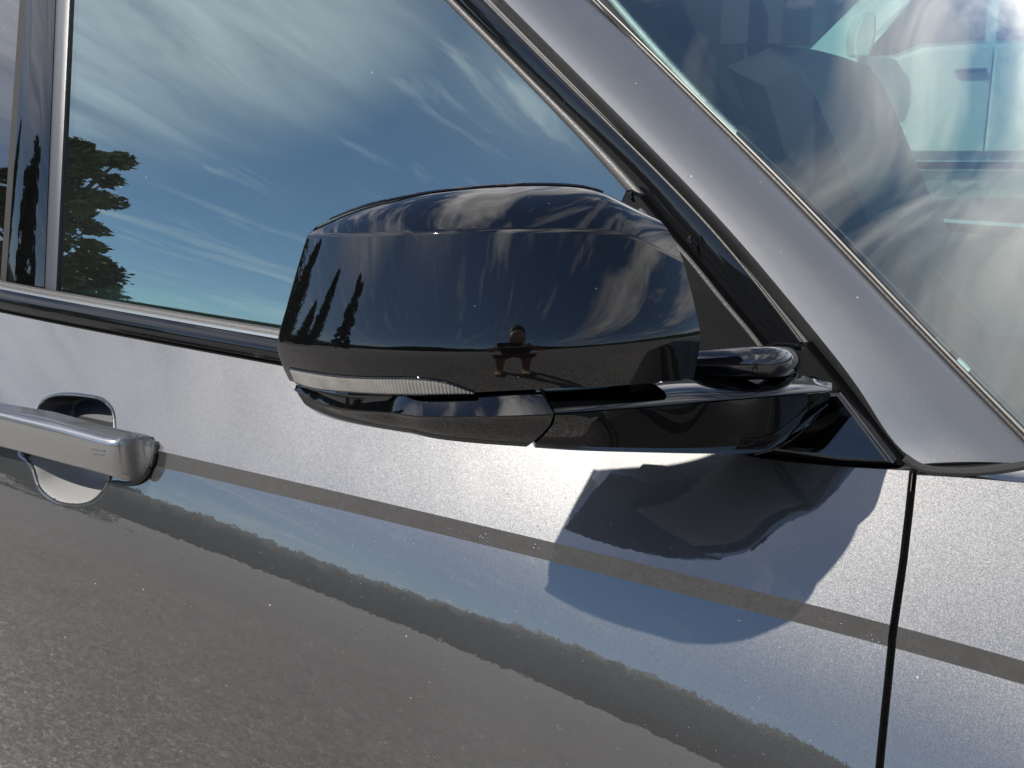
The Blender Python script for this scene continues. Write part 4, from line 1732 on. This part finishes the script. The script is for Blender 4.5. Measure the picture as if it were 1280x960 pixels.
# ------------------------------------------------------------------ the person taking the photograph (mirrored in the cap)
skin = simple('skin', (0.42, 0.25, 0.18), 0.5)
shirt_m = simple('dark_cloth', (0.018, 0.018, 0.022), 0.9, var=0.2, vscale=20)
short_m = simple('dark_red_shorts', (0.16, 0.05, 0.04), 0.9, var=0.2, vscale=20)
shoe_m = simple('beige_shoes', (0.55, 0.47, 0.34), 0.7)
hair_m = simple('dark_hair', (0.02, 0.015, 0.012), 0.6)


def skinned(name, verts, edges, radii, m, parent, root=0, sub=2):
    me = bpy.data.meshes.new(name)
    me.from_pydata([tuple(v) for v in verts], edges, [])
    me.materials.append(m)
    o = bpy.data.objects.new(name, me)
    COL.objects.link(o)
    o.parent = parent
    sk = o.modifiers.new('skin', 'SKIN')
    sk.use_smooth_shade = True
    for i, r in enumerate(radii):
        d = me.skin_vertices[0].data[i]
        d.radius = (r, r) if not isinstance(r, tuple) else r
        d.use_root = (i == root)
    s = o.modifiers.new('sub', 'SUBSURF')
    s.levels = s.render_levels = sub
    return o


hdv = np.array([-cv[0], -cv[1], 0.0])
hdv /= np.linalg.norm(hdv)
feet_c = CAM + hdv * 0.46
person = thing('person', 'person in dark top, red shorts and beige shoes holding up a phone', 'person', (feet_c[0], feet_c[1], 0), math.atan2(hdv[1], hdv[0]) + math.pi / 2)
# local frame: -y... the person looks along +y of the local frame rotated so that it faces the car
person.rotation_euler = (0, 0, math.atan2(-hdv[1], -hdv[0]) - math.pi / 2)
ph = 0.40      # phone distance in front of the body centre
zc_ = float(CAM[2])
V = [(0, 0, 0.93), (0, -0.01, 1.10), (0, -0.02, 1.28), (0, -0.02, 1.42), (0, 0.0, 1.50), (0, 0.025, 1.58), (0, 0.03, 1.68), (0, 0.02, 1.75),
     (0.17, -0.02, 1.40), (0.24, 0.08, 1.20), (0.12, 0.32, zc_ - 0.05), (0.075, 0.37, zc_ - 0.01),
     (-0.17, -0.02, 1.40), (-0.24, 0.08, 1.20), (-0.12, 0.32, zc_ - 0.05), (-0.075, 0.37, zc_ - 0.01),
     (0.10, 0, 0.86), (0.13, 0.02, 0.50), (0.14, -0.01, 0.12), (0.14, 0.09, 0.04),
     (-0.10, 0, 0.86), (-0.13, 0.02, 0.50), (-0.14, -0.01, 0.12), (-0.14, 0.09, 0.04)]
Ed = [(0, 1), (1, 2), (2, 3), (3, 4), (4, 5), (5, 6), (6, 7), (3, 8), (8, 9), (9, 10), (10, 11), (3, 12), (12, 13), (13, 14), (14, 15), (0, 16), (16, 17), (17, 18), (18, 19), (0, 20), (20, 21), (21, 22), (22, 23)]
Rd = [0.13, 0.12, 0.14, 0.11, 0.055, 0.085, 0.10, 0.06, 0.06, 0.045, 0.03, 0.025, 0.06, 0.045, 0.03, 0.025, 0.09, 0.06, 0.042, 0.035, 0.09, 0.06, 0.042, 0.035]
skinned('body', V, Ed, Rd, skin, person)
fv, fe, fr_ = [], [], []
for s in (1, -1):
    for k in range(4):
        o0 = len(fv)
        zf = zc_ + 0.012 - k * 0.014
        fv += [(s * 0.078, 0.372, zf - 0.01), (s * 0.088, 0.392, zf), (s * 0.080, 0.412 - 0.002 * k, zf), (s * 0.062, 0.418 - 0.003 * k, zf)]
        fe += [(o0, o0 + 1), (o0 + 1, o0 + 2), (o0 + 2, o0 + 3)]
        fr_ += [0.009, 0.0085, 0.008, 0.007]
        skinned('finger', fv[o0:], [(0, 1), (1, 2), (2, 3)], fr_[o0:], skin, person)
    skinned('thumb', [(s * 0.075, 0.36, zc_ - 0.03), (s * 0.065, 0.372, zc_ + 0.005), (s * 0.05, 0.382, zc_ + 0.025)], [(0, 1), (1, 2)], [0.012, 0.010, 0.008], skin, person)
skinned('shirt', [(0, 0, 0.92), (0, -0.01, 1.10), (0, -0.02, 1.28), (0, -0.02, 1.41), (0.18, -0.02, 1.40), (0.235, 0.06, 1.24), (-0.18, -0.02, 1.40), (-0.235, 0.06, 1.24)],
        [(0, 1), (1, 2), (2, 3), (3, 4), (4, 5), (3, 6), (6, 7)], [0.155, 0.145, 0.165, 0.125, 0.078, 0.066, 0.078, 0.066], shirt_m, person)
skinned('shorts', [(0, 0, 0.95), (0.10, 0, 0.86), (0.125, 0.015, 0.60), (-0.10, 0, 0.86), (-0.125, 0.015, 0.60)], [(0, 1), (1, 2), (0, 3), (3, 4)], [0.15, 0.115, 0.10, 0.115, 0.10], short_m, person)
for s in (1, -1):
    skinned('shoe', [(s * 0.14, -0.05, 0.05), (s * 0.14, 0.05, 0.045), (s * 0.145, 0.16, 0.04)], [(0, 1), (1, 2)], [0.048, 0.05, 0.042], shoe_m, person)
skinned('hair', [(0, -0.01, 1.70), (0, 0.01, 1.76), (0, 0.04, 1.775)], [(0, 1), (1, 2)], [0.10, 0.085, 0.06], hair_m, person)
phc = CAM - cv * 0.012
phone = thing('phone', 'dark phone held up in both hands by the person in shorts', 'phone', tuple(phc))
phone.rotation_euler = Vector(cv.tolist()).to_track_quat('-Z', 'Y').to_euler()
mb = MB()
mb.box((-0.045, -0.012, 0), (0.155, 0.074, 0.008), bev=0.003)
mb.build('phone_body', M['satin'], phone)
mb = MB()
mb.box((-0.045, -0.012, 0.0045), (0.145, 0.068, 0.0008))
mb.build('screen', M['black'], phone)
